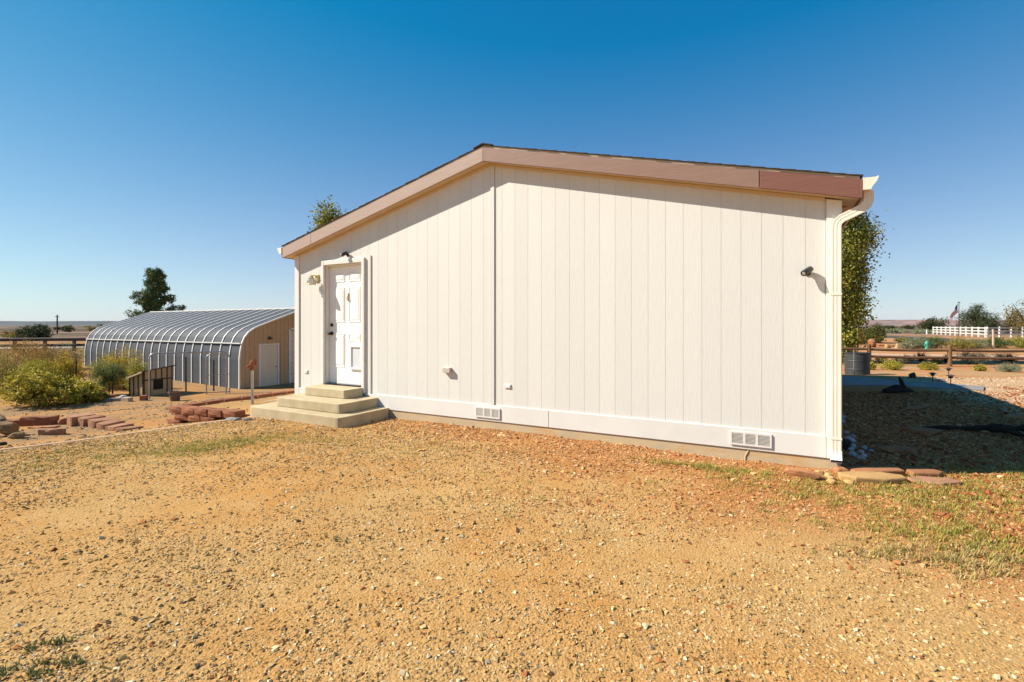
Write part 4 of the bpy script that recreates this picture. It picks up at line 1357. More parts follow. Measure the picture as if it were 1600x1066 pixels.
# walkway slab
pw = [(6.9, 12.0), (7.9, 11.78), (8.7, 11.66), (9.3, 11.5), (9.85, 11.0), (10.5, 10.75), (11.1, 11.35), (10.75, 12.0), (10.1, 12.5), (9.95, 13.2), (9.75, 14.3), (9.4, 14.9), (8.4, 14.9)]
b = MB(); n_ = len(pw)
V = [(x, y, gz(x, y) - .08) for x, y in pw] + [(x, y, gz(x, y) + .035) for x, y in pw]
b.add(V, [tuple(range(n_ - 1, -1, -1)), tuple(range(n_, 2 * n_))] + [(i, (i + 1) % n_, n_ + (i + 1) % n_, n_ + i) for i in range(n_)])
tag(b.build('path', M_path, None, bevel=.01), kind='structure')
def solar(x, y, h_, label):
    e = empty('path_light', (x, y, gz(x, y)))
    tag(e, label, 'path light', 'solar path lights along the walkway')
    MB().tube([(0, 0, -.1), (0, 0, h_ * .72)], .009, 6).build('stake', M_black, e)
    MB().lathe([(.02, h_ * .68), (.04, h_ * .74), (.05, h_ * .88), (.03, h_ * .89)], n=10).build('lens', M_tank, e)
    MB().lathe([(.085, h_ * .89), (.088, h_ * .9), (.055, h_ * .96), (.02, h_), (.004, h_ + .005)], n=12).build('cap', M_orange, e)
solar(10.62, 12.2, .28, 'dark path light in shade left of the other two')
solar(12.09, 13.38, .30, 'dark path light standing in the sun on the gravel')
solar(10.35, 11.4, .30, 'dark path light nearest, at the end of the walkway')
rock(11.4, 13.75, .2, .18, .18, 'small dark round rock at the far edge of the shade', M_rock_dark, 0, seed=50, flat=.9)
rock(11.3, 12.75, .42, .3, .10, 'flat grey stone at the end of the walkway', M_path, 10, seed=51, flat=.3)
log([(7.98, 10.35, .04), (8.3, 10.4, .08), (8.62, 10.42, .03)], [.07, .10, .04], 'dark driftwood lump with an upright spur in the shade', M_wood_dark, n=9, seed=52, name='driftwood', rough=.2)
log([(8.42, 10.38, .1), (8.36, 10.38, .26), (8.30, 10.37, .36)], [.06, .035, .01], 'pointed driftwood spur standing on the dark lump', M_wood_dark, n=7, seed=53, name='driftwood')
log([(5.75, 6.78, .02), (6.02, 6.60, .06), (6.22, 6.62, .04), (6.5, 6.42, .10), (6.72, 6.46, .07), (6.95, 6.3, .13), (7.2, 6.36, .06), (7.6, 6.2, .1)], [.015, .03, .025, .05, .035, .06, .035, .02], 'long gnarled driftwood log in the shade by the right frame edge', M_wood_dark, n=8, seed=54, name='driftwood', rough=.35)
log([(6.4, 6.44, .06), (6.35, 6.2, .10), (6.5, 6.0, .05), (6.62, 5.86, .02)], [.035, .03, .025, .01], 'crooked dark driftwood limb in front of the long gnarled log', M_wood_dark, n=7, seed=56, name='driftwood', cat='branch', rough=.3)
rock(6.95, 8.35, .45, .25, .08, 'flat dark slab in the middle of the shade', M_rock_red, 5, seed=56, flat=.3)
rock(7.95, 7.6, .55, .25, .1, 'flat reddish slab near the right end of the shade', M_rock_red, -8, seed=57, flat=.3)
rock(5.55, 6.55, .6, .4, .09, 'broad flat red slab in the shade beside the house', M_rock_red, 8, seed=58, flat=.3)
rock(4.45, 5.55, .55, .28, .1, 'dark red slab in the shade behind the flagstones', M_rock_red, -4, seed=59, flat=.3)
rock(3.92, 5.72, .2, .17, .14, 'dark red stone against the side wall among the white rocks', M_rock_dark, -4, seed=66, flat=.7)
rock(4.2, 6.35, .3, .28, .2, 'reddish brown boulder against the side wall in shade', M_rock_red, -4, seed=67, flat=.7)
# white rocks along the shaded side
# world positions measured on the ground plane
wr_pts = [(5.19, 7.58), (4.98, 7.27), (4.46, 6.44), (4.43, 6.27), (4.23, 6.07), (4.26, 6.04), (4.12, 6.10), (4.02, 5.88), (4.07, 5.76), (4.17, 5.72), (4.15, 5.59), (3.98, 5.51), (3.83, 5.43), (3.91, 5.36), (3.61, 5.32), (3.78, 5.20), (3.95, 5.62), (4.72, 6.95)]
for k, (x, y) in enumerate(wr_pts):
    # keep them clear of the wall
    lx = (x - HOUSE[0]) * .8773 + (y - HOUSE[1]) * -.48
    if lx < W + .16:
        dx_ = W + .16 - lx
        x += (dx_ + random.uniform(0, .22)) * .8773; y += dx_ * -.48
    s_ = random.uniform(.055, .10) * (1.1 if k in (3, 6, 7) else .85)
    rock(x, y, s_ * 1.2, s_, s_ * .8, 'white rock in the shaded cluster beside the downspout', M_rock_white, random.uniform(0, 180), 'white_rock', 70 + k, .25, 'rock', 'white rocks beside the downspout', .8)
# flagstones at the corner
def flagstone(pts, z1, label, mat, cx, cy):
    b = MB(); n = len(pts)
    V = [(x - cx, y - cy, -.05) for x, y in pts] + [(x - cx + random.uniform(-.006, .006), y - cy, z1 + random.uniform(-.006, .006)) for x, y in pts]
    b.add(V, [tuple(range(n - 1, -1, -1)), tuple(range(n, 2 * n))] + [(i, (i + 1) % n, n + (i + 1) % n, n + i) for i in range(n)])
    o = b.build('flagstone', mat, None, bevel=.014, seg=2); o.location = (cx, cy, gz(cx, cy))
    tag(o, label, 'flagstone', 'flagstones at the house corner')
flagstone([(3.06, 4.52), (3.15, 4.42), (3.4, 4.38), (3.62, 4.42), (3.66, 4.52), (3.5, 4.60), (3.25, 4.62), (3.1, 4.60)], .055, 'yellow-tan flagstone with a rounded edge, front of the corner group', M_rock_tan, 3.36, 4.5)
flagstone([(3.30, 4.66), (3.55, 4.63), (3.80, 4.66), (3.82, 4.80), (3.55, 4.84), (3.34, 4.82)], .05, 'long red flagstone behind the yellow-tan one', M_rock_red, 3.56, 4.73)
flagstone([(3.86, 4.65), (4.10, 4.62), (4.2, 4.70), (4.12, 4.84), (3.90, 4.84)], .045, 'red flagstone at the back right of the corner group', M_rock_red, 4.02, 4.73)
flagstone([(3.70, 4.47), (3.88, 4.36), (4.12, 4.40), (4.1, 4.55), (3.9, 4.60), (3.74, 4.58)], .025, 'thin flat red flagstone right of the yellow-tan one', M_slab, 3.9, 4.48)
flagstone([(3.17, 4.70), (3.27, 4.68), (3.28, 4.78), (3.18, 4.79)], .05, 'small red flagstone at the foot of the house corner', M_rock_red, 3.22, 4.74)
rock(2.80, 4.60, .38, .17, .09, 'tilted reddish stone in front of the foundation near the downspout', M_rock_red, -34, seed=88, flat=.5)
for k, (x, y) in enumerate([(2.92, 4.42), (3.02, 4.62), (2.98, 4.52), (3.06, 4.40), (3.0, 4.72)]):
    rock(x, y, .10, .07, .05, 'small pale stone between the tilted stone and the flagstones', M_rock_tan, 40 * k, 'pale_stone', 100 + k, .3, 'rock', 'pale stones by the downspout')

# shrubs in front of and behind the fence
shrub('rabbitbrush', 'low yellow shrub at the left fence post', 13.5, 18.3, .62, .36, YEL, 1600, .05, 40, up=.5, aspect=2.4)
shrub('rabbitbrush', 'wider low yellow shrub right of the left fence post', 14.35, 18.35, .95, .40, YEL, 2200, .05, 41, up=.5, aspect=2.4)
shrub('rabbitbrush', 'round bright yellow shrub midway between the fence posts', 15.65, 18.2, .78, .40, [(.2, .19, .03), (.32, .26, .03), (.42, .32, .04)], 2200, .05, 42, up=.5, aspect=2.4)
shrub('rabbitbrush', 'smallest yellow shrub right of the right fence post', 16.95, 17.5, .46, .30, YEL, 1200, .05, 43, up=.5, aspect=2.4)
shrub('sagebrush', 'pale grey sagebrush at the right frame edge before the fence', 17.2, 16.7, .85, .42, GREY, 2500, .05, 44, up=.5, aspect=3.5)
shrub('sagebrush', 'second pale sagebrush just outside the sagebrush at the frame edge', 18.0, 16.4, .8, .35, SAGE, 1800, .05, 45, up=.5, aspect=3.5)
shrub('sagebrush', 'wide grey sagebrush behind the lower rail right of the post', 20.35, 21.5, 1.5, .62, SAGE, 3000, .06, 46, up=.4, aspect=3.5)
shrub('sagebrush', 'small sagebrush behind the rails far right of the post', 22.9, 22.4, 1.2, .5, SAGE, 1800, .06, 47, up=.4, aspect=3.5)
for k, (x, y, w_, lab) in enumerate([(18.55, 21.9, 1.1, 'dark spiky yucca behind the middle of the fence'), (19.5, 21.7, .8, 'dark spiky yucca just right of the fence post'), (15.9, 22.3, .6, 'small dark spiky plant near the left fence post'), (22.3, 21.6, .9, 'dark spiky yucca at the right end behind the rails')]):
    r = np.random.default_rng(300 + k); n_ = 140
    a = r.uniform(0, 6.28, n_); el = r.uniform(.25, 1.45, n_); ln = w_ * .52 * r.uniform(.7, 1.1, n_)
    d = np.stack([np.cos(a) * np.cos(el), np.sin(a) * np.cos(el), np.sin(el)], 1)
    sd_ = np.stack([-np.sin(a), np.cos(a), 0 * a], 1)
    v = np.empty((n_, 4, 3)); v[:, 0] = sd_ * .012; v[:, 1] = d * ln[:, None] * .6 + sd_ * .014; v[:, 2] = d * ln[:, None]; v[:, 3] = d * ln[:, None] * .6 - sd_ * .014
    c = np.repeat(np.array([[.03, .035, .022]]) * r.uniform(.7, 1.6, (n_, 1)), 4, 0)
    e = empty('yucca', (x, y, gz(x, y) + .03)); tag(e, lab, 'yucca', 'dark yuccas along the fence')
    link(bpy.data.objects.new('leaves', np_mesh('leaves', v.reshape(-1, 3), np.arange(n_ * 4).reshape(n_, 4), M_leaf, c)), e)
for k, (x, w_, h_) in enumerate([(14.6, .7, .42), (15.2, .6, .36), (16.6, .7, .42), (17.2, .9, .45), (17.75, .6, .5), (19.0, .6, .3)]):
    shrub('sagebrush', 'small grey-green tuft in the row below the fence rails', x, 21.5 + .1 * (k % 3), w_, h_, [SAGE, GREY, OLIVE][k % 3], 900, .06, 120 + k, group='small tufts along the fence', up=.5, aspect=3.5)
# dirt drive and asphalt road
strip('drive', [(8, 31), (14, 29.2), (22, 27), (36, 23.5), (60, 18)], 4.2, M_drive, .02)
strip('road', [(56, 88), (51.5, 72), (49, 62), (46.4, 54), (44.5, 47), (43.5, 40), (44, 30), (46, 10)], 5.0, M_asphalt, .03)
# boulders and shrubs beyond the drive
rock(27.6, 37.0, .85, .7, .72, 'upright orange sandstone boulder left of the stone heap', M_rock_red, 10, seed=130, flat=.95, sink=.15)
for k, (x, y, s_, lab) in enumerate([(28.15, 36.2, .5, 'low tan stone left in the heap beyond the fence'), (28.75, 36.0, .6, 'tan stone in the middle of the heap beyond the fence'), (29.15, 36.4, .45, 'tall tan stone atop the heap beyond the fence'), (26.2, 37.5, .6, 'pale stone half hidden beside the poplar'), (29.6, 35.8, .4, 'small reddish stone right of the heap beyond the fence')]):
    rock(x, y, s_, s_ * .8, s_ * .7, lab, [M_rock_tan, M_drive][k % 2] if k != 4 else M_rock_red, 30 * k, seed=131 + k, flat=.9)
rock(30.1, 38.5, 2.6, .8, .22, 'long flat red rock ledge behind the stone heap', M_rock_red, -5, seed=140, flat=.3, name='rock_ledge')
shrub('juniper', 'round olive-green juniper left of the road behind the boulder', 33.2, 44.2, 2.45, 2.15, [(.05, .06, .015), (.09, .09, .02), (.15, .13, .025)], 7000, .13, 141, mat=M_needle, clump=12)
shrub('dry_shrub', 'orange autumn shrub beside the poplar crown', 29.2, 40.8, 1.5, 1.5, [(.24, .14, .04), (.36, .19, .04)], 2200, .1, 142)
shrub('low_shrub', 'green low shrub at the foot of the round juniper', 30.6, 42.5, 1.2, .8, GREEN, 1500, .1, 143)
shrub('low_shrub', 'small shrub right of the round juniper', 35.6, 44, 1.3, .7, OLIVE, 1300, .1, 144)
shrub('brush', 'pale yellow brush left of the grey-green bushes beyond the drive', 28.7, 35.2, 1.0, .75, SAGE, 1700, .08, 145, up=.5)
shrub('brush', 'grey-green bush beyond the drive behind the green standpipe', 30.0, 35.8, 1.9, 1.12, GREY[:2] + [(.12, .13, .05)], 4200, .08, 146, up=.4)
shrub('brush', 'dark green bush beyond the drive right of the green standpipe', 31.5, 36.0, 1.8, 1.0, GREEN, 3600, .08, 147, up=.3)
shrub('brush', 'olive bush left of the bare wooden post beyond the drive', 32.7, 35.2, 1.7, 1.05, OLIVE, 3600, .08, 148, up=.4)
shrub('brush', 'second olive-grey bush touching the bare wooden post', 34.2, 35.4, 1.5, .9, SAGE, 3000, .08, 149, up=.4)
shrub('brush', 'rounded green bush right of the bare wooden post', 36.0, 35.9, 1.7, 1.05, GREEN, 3600, .08, 150, up=.4)
shrub('brush', 'yellow-green bush at the right frame edge beyond the drive', 37.6, 35.6, 1.8, 1.05, YEL[:2] + [(.15, .16, .05)], 3600, .08, 151, up=.4)
o = MB().tube([(0, 0, -.3), (.01, 0, .8), (0, .01, 1.42)], [.07, .065, .06], 8).build('wooden_post', M_plank); o.location = (34.85, 35.0, gz(34.85, 35)); tag(o, 'bare wooden post between bushes beyond the drive', 'post')
sp = empty('standpipe', (29.1, 33.9, gz(29.1, 33.9))); tag(sp, 'small bright green standpipe between the bushes', 'standpipe')
MB().lathe([(.10, -.1), (.10, .38), (.12, .40), (.12, .46), (.08, .56), (.03, .62)], n=12).build('body', M_green, sp)
MB().box(-.17, .17, -.04, .04, .28, .36).build('outlet', M_green, sp)
# white ranch fence
rf_ = empty('ranch_fence', (57.8, 59, 0)); tag(rf_, 'long white three-rail ranch fence in the distance', 'fence')
A_ = Vector((70.6, 81.0)); B_ = Vector((57.8, 59.0)); C_ = Vector((82.0, 68.0))
M_ranch = simple('weathered_vinyl', (.64, .62, .58), (.56, .53, .49), .6, scale=1.5, bstr=0)
pm_ = MB().box(-.075, .075, -.075, .075, -.3, 1.32).mesh('post', M_ranch)
def run(p, q, step):
    t = (q - p).normalized(); l = (q - p).length; a = math.atan2(t.y, t.x); n = round(l / step)
    for k in range(n + 1):
        w_ = p + t * (l * k / n)
        o = bpy.data.objects.new('post', pm_); link(o, rf_); o.location = (w_.x - 57.8, w_.y - 59, gz(w_.x, w_.y)); o.rotation_euler = (0, 0, a)
    for h_ in (.34, .72, 1.10):
        M = Matrix.Translation((p.x - 57.8, p.y - 59, 0)) @ Matrix.Rotation(a, 4, 'Z')
        MB().box(.08, l - .08, -.02, .02, h_, h_ + .13, M=M).build('rail', M_ranch, rf_)
run(B_, A_, 2.45); run(B_ + Vector((.4, .15)), C_, 2.6)
# flagpole and flag
fpole = empty('flagpole', (59.2, 64.0, gz(59.2, 64))); tag(fpole, 'dark flagpole in front of the white ranch fence', 'flagpole')
MB().tube([(0, 0, -.3), (0, 0, 4.5)], [.05, .035], 8).build('pole', M_steel_dark, fpole)
MB().lathe([(.0, 4.5), (.16, 4.52), (.16, 4.58), (.02, 4.62)], n=10).build('finial', M_steel_dark, fpole)
b = MB()
nu, nv = 13, 16
def flagp(u, v):           # u across stripes (0 top of hoist .. 1), v along the fly
    x = -.05 - 1.0 * v - .16 * u
    z = 4.40 - 1.15 * u - 1.35 * v
    y = .12 * math.sin(5 * u + 6 * v)
    return (x, y, z)
V = [flagp(i / nu, j / nv) for i in range(nu + 1) for j in range(nv + 1)]
for i in range(nu):
    for j in range(nv):
        mi = 2 if (i < 7 and j < nv * .4) else (0 if i % 2 == 0 else 1)
        q = i * (nv + 1) + j
        b.add([V[q], V[q + 1], V[q + nv + 2], V[q + nv + 1]], [(0, 1, 2, 3)], mi)
fl = b.build('flag', [M_flagred, M_flagwhite, M_flagblue]); fl.location = (59.2, 64.0, gz(59.2, 64)); tag(fl, 'drooping striped flag with a dark blue corner on the flagpole', 'flag')
so = fl.modifiers.new('thick', 'SOLIDIFY'); so.thickness = .008
o = MB().box(-.12, .12, -.1, .1, -.2, .75).build('marker_post', M_white); o.location = (70.8, 82.4, 0); tag(o, 'short white marker post left of the ranch fence', 'marker post')
# far trees on the right
JUN2 = [(.035, .05, .018), (.06, .075, .025), (.10, .10, .035)]
shrub('juniper', 'dark round juniper standing left of the flag on the skyline', 129, 150, 5.0, 3.5, JUN, 3500, .3, 160, mat=M_needle)
shrub('juniper', 'low dark juniper far beyond the road, left one of two', 156, 200, 5.0, 1.9, JUN, 1500, .4, 161, mat=M_needle)
shrub('juniper', 'low dark juniper far beyond the road, right one of two', 163, 200, 6.0, 2.1, JUN, 1500, .4, 162, mat=M_needle)
def big_tree(x, y, w, h, label, seed, cols, n=9000, size=.2, name='broadleaf_tree'):
    r = random.Random(seed); bl = []; st = [([(0, 0, -.3), (0, 0, h * .35)], [.2, .14])]
    for k in range(22):
        a = r.uniform(0, 6.28); q = r.uniform(.15, .9) * w * .5; z = r.uniform(.28, .9) * h * (1 - .35 * (q / w * 2) ** 2)
        s_ = r.uniform(.09, .17) * w
        bl.append((math.cos(a) * q, math.sin(a) * q, z, s_, s_, s_ * 1.2))
        st.append(([(0, 0, h * .2), (math.cos(a) * q * .5, math.sin(a) * q * .5, z * .7), (math.cos(a) * q, math.sin(a) * q, z + s_)], [.07, .05, .015]))
    return plant(name, label, 'tree', x, y, bl, n, size, cols, seed, st, part='crown', stem_part='trunk', clump=10, spread=.3, shell=.2)
big_tree(87.5, 91, 7.2, 5.6, 'broad olive-green tree behind the ranch fence and flag', 170, JUN2, 9000, .24)
big_tree(81.0, 93, 4.6, 3.0, 'low green tree left of the flag behind the ranch fence', 171, JUN2, 3500, .24)
big_tree(95.5, 92, 5.5, 2.9, 'low brownish tree right of the broad tree behind the fence', 172, [(.09, .08, .03), (.15, .11, .04)], 3500, .24)
big_tree(44.6, 41.0, 4.6, 4.3, 'sparse autumn tree reaching in at the right frame edge', 173, [(.07, .075, .02), (.18, .13, .03), (.27, .15, .03)], 4200, .15)
for k in range(30):
    y = random.uniform(84, 128); x = y * random.uniform(.725, .88)
    shrub('sagebrush', 'pale sagebrush in the scrub strip beyond the road', x, y, random.uniform(1.6, 3.4), random.uniform(.6, 1.05), [SAGE, OLIVE, GREY][k % 3], 420, .28, 200 + k, group='sagebrush beyond the road', up=.4)

# ------------------------------------------------------------------ distant mesas
def mesa(name, xa, xb, y0, depth, hgt, label_seed, cols, cliff=.45):
    nx_, ny_ = 160, 26
    X, T = np.meshgrid(np.linspace(xa, xb, nx_), np.linspace(0, 1, ny_))
    wob = vnoise(X / 260, T * 0 + label_seed, 8) * .18 + vnoise(X / 90, T * 0 + label_seed, 9) * .09
    t = np.clip(T * 1.5 + wob, 0, 1.3)
    prof_ = .5 * smooth(0, .55, t) + .2 * smooth(.58, .62, t) + .12 * smooth(.66, .8, t) + .18 * smooth(.82, .86, t)
    top = 1 + .05 * vnoise(X / 500, T * 0 + 3, 12)
    Z = hgt * prof_ * top + vnoise(X / 40, T * 14, 10) * hgt * .03 * (1 - smooth(.85, 1, t)) - 2
    Y = y0 + depth * T + wob * depth * .3
    v = np.stack([X.ravel(), Y.ravel(), Z.ravel()], 1)
    i = (np.arange(ny_ - 1)[:, None] * nx_ + np.arange(nx_ - 1)[None, :]).ravel()
    f = np.stack([i, i + 1, i + 1 + nx_, i + nx_], 1)
    m, nt, p, out = new_mat(name + '_rock')
    geo = nt.nodes.new('ShaderNodeNewGeometry'); sep = nt.nodes.new('ShaderNodeSeparateXYZ'); nt.links.new(geo.outputs['Position'], sep.inputs[0])
    nz = noise(nt, .012, 6, .65, vec=geo.outputs['Position'])
    c = mixc(nt, ramp(nt, nz, .45, .55), cols[0], cols[1])
    nz2 = noise(nt, .02, 5, .6, vec=geo.outputs['Position'], stretch=(.15, .15, 9))
    c = mixc(nt, ramp(nt, nz2, .48, .53), c, cols[2])
    nt.links.new(c, p.inputs['Base Color']); p.inputs['Roughness'].default_value = 1
    o = bpy.data.objects.new(name, np_mesh(name, v, f, m)); link(o); tag(o, kind='structure')
mesa('mesa', 1700, 6200, 3500, 700, 50, 2, [(.42, .20, .15), (.26, .15, .13), (.15, .11, .10)])
mesa('plateau', -11000, 900, 6200, 700, 64, 6, [(.028, .040, .042), (.035, .046, .05), (.045, .05, .05)])

# ------------------------------------------------------------------ gravel and grass
def in_house(x, y, m=.03):
    lx = (x - HOUSE[0]) * .8773 + (y - HOUSE[1]) * -.48
    ly = (x - HOUSE[0]) * .48 + (y - HOUSE[1]) * .8773
    house_ = (lx > -m) & (lx < W + m + .03) & (ly > .035 - m)
    st_ = (lx > .1) & (lx < 2.28) & (ly > -1.02) & (ly < .1)
    return house_ | st_
def scatter(n, x0, x1, y0, y1, pw_):
    """points denser near the camera"""
    u = rng.random(n)
    y = y0 + (y1 - y0) * u ** pw_
    x = x0 + (x1 - x0) * rng.random(n)
    lim = 1.15 * y + 1.2
    k = np.abs(x) < lim
    return x[k], y[k]
def pebbles(name, x, y, size, cols, label, sharp=True):
    k = ~in_house(x, y)
    x, y, size, cols = x[k], y[k], size[k], cols[k]
    n = len(x)
    base = np.array([(1, 0, 0), (-1, 0, 0), (0, 1, 0), (0, -1, 0), (0, 0, 1), (0, 0, -1)], float)
    F = np.array([(0, 2, 4), (2, 1, 4), (1, 3, 4), (3, 0, 4), (2, 0, 5), (1, 2, 5), (3, 1, 5), (0, 3, 5)])
    V = base[None] * rng.uniform(.65, 1.25, (n, 6, 1)) + rng.normal(size=(n, 6, 3)) * .22
    V[:, :, 0] *= rng.uniform(.8, 1.5, (n, 1)); V[:, :, 2] *= rng.uniform(.4, .75, (n, 1))
    a = rng.uniform(0, 6.28, n); ca, sa = np.cos(a)[:, None], np.sin(a)[:, None]
    X = V[:, :, 0] * ca - V[:, :, 1] * sa; Y = V[:, :, 0] * sa + V[:, :, 1] * ca
    tl = rng.normal(size=(n, 1)) * .3
    Z = V[:, :, 2] + X * tl
    s = (size * .5)[:, None]
    z0 = (terrain(x, y) + ground_noise(x, y))[:, None]
    P = np.stack([x[:, None] + X * s, y[:, None] + Y * s, z0 + Z * s + s * .18], 2).reshape(-1, 3)
    f = (F[None] + (np.arange(n) * 6)[:, None, None]).reshape(-1, 3)
    o = bpy.data.objects.new(name, np_mesh(name, P, f, M_pebble, np.repeat(cols, 6, 0)))
    link(o); tag(o, label, 'gravel', kind='stuff')
    return o
def pick(n, pal, w):
    P = np.array(pal, float)
    c = P[rng.choice(len(P), n, p=np.array(w) / sum(w))]
    return c * rng.normal(1, .13, (n, 1)).clip(.6, 1.4)
# tan gravel of the foreground
x, y = scatter(600000, -10.5, 10.5, 1.0, 8.9, 1.5)
d = -.774 * (x + 6.07) + .633 * (y - 5.73)
trk = np.abs(((y - 2.6) - .10 * x - .35 * np.sin(x * .33)) % 1.55 - .25)
dens = .66 + .62 * vnoise(x * .55, y * .7, 21) + .35 * vnoise(x * 2.3, y * 2.3, 22) - .4 * np.exp(-(trk / .14) ** 2)
wall_d = -((x - HOUSE[0]) * .48 + (y - HOUSE[1]) * .8773)
redness = x + .75 * (y - 4.2) + 1.6 * vnoise(x * .5, y * .5, 23) + 1.8 * np.exp(-(wall_d / 1.3) ** 2) * (x > -2.2)
k = (rng.random(len(x)) < np.clip(dens + .25, .10, 1)) & (d < -.10)
x, y, redness = x[k], y[k], redness[k]
n = len(x)
size = np.clip(rng.lognormal(math.log(.0103), .45, n), .006, .040) * (1 + .07 * np.clip(y - 3, 0, 6))
tanp = pick(n, [(.48, .29, .11), (.43, .255, .09), (.54, .375, .17), (.36, .225, .09), (.64, .51, .32), (.31, .185, .08), (.40, .20, .07), (.22, .15, .09)], [3.4, 3.2, 4, 1.6, 2.6, .9, 1.0, .4])
redp = pick(n, [(.47, .215, .085), (.41, .16, .06), (.53, .30, .14), (.34, .12, .05), (.57, .39, .21), (.46, .265, .10)], [4, 3, 3, 1.6, 1.5, 2])
isred = rng.random(n) < np.clip((redness - .1) / 3.4, .03, .9)
cols = np.where(isred[:, None], redp, tanp)
size = np.where(isred, size * 1.35, size)
pebbles('gravel', x, y, size, cols, 'tan and reddish gravel spread over the foreground')
# coarse crushed stone on the right, its colours darkened to deepen the shade
x = rng.uniform(3.2, 12.5, 22000); y = rng.uniform(3.0, 11.5, 22000)
k = (np.abs(x) < 1.2 * y + 1.5) & ~((y > 10.6) & (x < 11.2))
x, y = x[k], y[k]; n = len(x)
pebbles('gravel', x, y, np.clip(rng.lognormal(math.log(.030), .4, n), .012, .09), pick(n, [(.31, .092, .036), (.23, .066, .026), (.37, .145, .062), (.44, .25, .14)], [4, 3, 3, .6]), 'coarse reddish crushed stone right of the house')
# sparse stones of the lower yard on the left
x = rng.uniform(-16, -4.2, 16000); y = rng.uniform(5.0, 17.5, 16000)
d = -.774 * (x + 6.07) + .633 * (y - 5.73)
k = (d > .2) & (rng.random(len(x)) < np.clip(.4 + .6 * vnoise(x * .7, y * .7, 31), .05, 1)); x, y = x[k], y[k]; n = len(x)
pebbles('gravel', x, y, np.clip(rng.lognormal(math.log(.026), .45, n), .012, .08), pick(n, [(.36, .25, .15), (.30, .2, .12), (.44, .3, .17), (.27, .2, .14)], [3, 3, 2, 2]), 'sparse brown gravel of the lower yard on the left')
# pale gravel yard
x = rng.uniform(8, 19, 9000); y = rng.uniform(7.0, 14.0, 9000)
k = x - .45 * y > 4.6; x, y = x[k], y[k]; n = len(x)
pebbles('gravel', x, y, np.clip(rng.lognormal(math.log(.035), .4, n), .015, .09), pick(n, [(.50, .36, .23), (.44, .28, .16), (.56, .44, .30)], [3, 2, 2]), 'pale gravel of the yard behind the shade')

def grass(name, patches, label, hmin, hmax, cols):
    P = []; Cc = []
    for (cx, cy, rx, ry, rot, n) in patches:
        a = rng.normal(size=(n, 2)) * .5
        # tufts
        nt_ = max(6, n // 9)
        tc = rng.normal(size=(nt_, 2)) * .55
        q = tc[rng.integers(0, nt_, n)] + rng.normal(size=(n, 2)) * .045
        c, s = math.cos(R(rot)), math.sin(R(rot))
        X = cx + q[:, 0] * rx * c - q[:, 1] * ry * s; Y = cy + q[:, 0] * rx * s + q[:, 1] * ry * c
        P.append(np.stack([X, Y], 1))
    P = np.concatenate(P)
    P = P[~in_house(P[:, 0], P[:, 1], -.0)]
    n = len(P)
    h_ = rng.uniform(hmin, hmax, n); a = rng.uniform(0, 6.28, n); ln = rng.uniform(.3, 1.2, n) * h_
    dx_ = np.cos(a); dy_ = np.sin(a); w_ = rng.uniform(.0016, .0034, n)
    z = terrain(P[:, 0], P[:, 1]) + ground_noise(P[:, 0], P[:, 1]) - .004
    V = np.empty((n, 5, 3))
    for i, (f_, hh, ww) in enumerate(((0, 0, 1), (0, 0, -1), (.35, .6, .8), (.35, .6, -.8), (1, 1, 0))):
        V[:, i, 0] = P[:, 0] + dx_ * ln * f_ - dy_ * w_ * ww
        V[:, i, 1] = P[:, 1] + dy_ * ln * f_ + dx_ * w_ * ww
        V[:, i, 2] = z + h_ * hh
    F = np.array([(0, 1, 3), (0, 3, 2), (2, 3, 4)])
    f = (F[None] + (np.arange(n) * 5)[:, None, None]).reshape(-1, 3)
    c = np.array(cols)[rng.integers(0, len(cols), n)] * rng.normal(1, .15, (n, 1)).clip(.6, 1.4)
    o = bpy.data.objects.new(name, np_mesh(name, V.reshape(-1, 3), f, M_leaf, np.repeat(c, 5, 0)))
    link(o); tag(o, label, 'grass', kind='stuff')
GR = [(.28, .265, .04), (.38, .335, .055), (.38, .34, .07), (.16, .19, .03), (.40, .33, .11)]
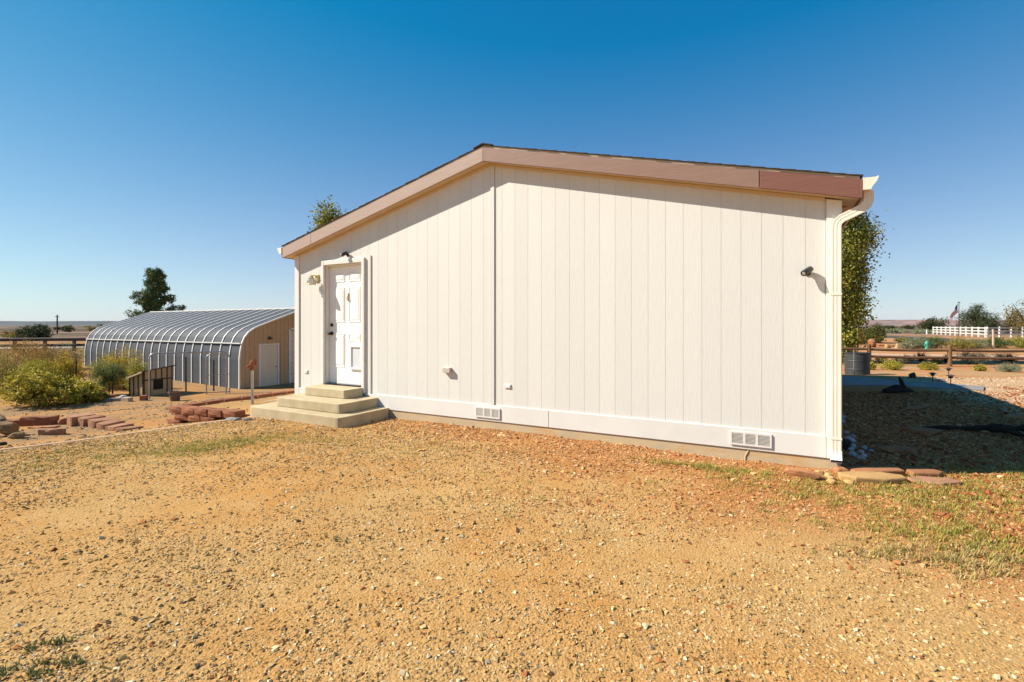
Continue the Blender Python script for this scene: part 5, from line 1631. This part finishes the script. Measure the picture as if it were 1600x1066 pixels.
grass('grass', [(2.5, 4.35, .9, .5, -25, 2200), (3.4, 4.2, 1.0, .4, 0, 2800), (4.3, 4.2, 1.2, .5, 5, 3000), (4.9, 4.6, 1.0, .4, 0, 1300), (3.6, 3.7, 1.2, .4, -5, 2000), (2.2, 4.85, .5, .12, -28, 900), (1.7, 5.05, .35, .1, -28, 500),
                (3.0, 3.35, .9, .25, -12, 1800), (3.5, 3.0, .9, .22, -18, 1800), (5.4, 4.1, .9, .5, 0, 2600)], 'yellow-green grass patches in front of the house corner', .015, .048, GR)
grass('grass', [(3.3, 2.75, .9, .20, -16, 1500), (3.9, 2.55, .8, .2, -16, 1400), (2.6, 3.05, .6, .16, -16, 800)], 'dry straw-coloured grass at the right frame edge', .02, .06, [(.44, .33, .13), (.50, .38, .16), (.30, .27, .07)])
grass('grass', [(-3.7, 5.75, .8, .45, 30, 4400), (-3.3, 6.1, .7, .3, 20, 900), (-4.9, 5.0, .9, .35, 35, 1000), (-5.9, 4.2, .9, .4, 20, 900), (-5.0, 5.6, .7, .2, 40, 700), (-2.4, 6.1, .8, .25, 0, 700), (-.9, 5.6, 1.2, .4, 0, 700), (.6, 4.3, 1.4, .5, 0, 600)], 'thin green grass scattered over the left gravel', .012, .038, GR)
grass('grass', [(-1.95, 2.02, .25, .05, 10, 260), (-2.08, 2.16, .12, .05, 10, 120), (-1.2, 3.3, .1, .06, 0, 60), (-.6, 4.0, .12, .08, 0, 60)], 'small green weeds near the camera on the left', .01, .04, [(.10, .13, .04), (.2, .2, .07)])

# ------------------------------------------------------------------ thin desert haze
hz = MB().box(-11500, 11500, -380, 7100, -4.0, 85.0)
hm = bpy.data.materials.new('haze_air'); hm.use_nodes = True
hn = hm.node_tree; hn.nodes.clear()
ho = hn.nodes.new('ShaderNodeOutputMaterial'); hv = hn.nodes.new('ShaderNodeVolumePrincipled')
hv.inputs['Color'].default_value = (.80, .86, .95, 1); hv.inputs['Density'].default_value = 1.6e-5
hn.links.new(hv.outputs[0], ho.inputs['Volume'])
tag(hz.build('haze', hm), 'thin pale air over the far desert', 'haze', kind='stuff')
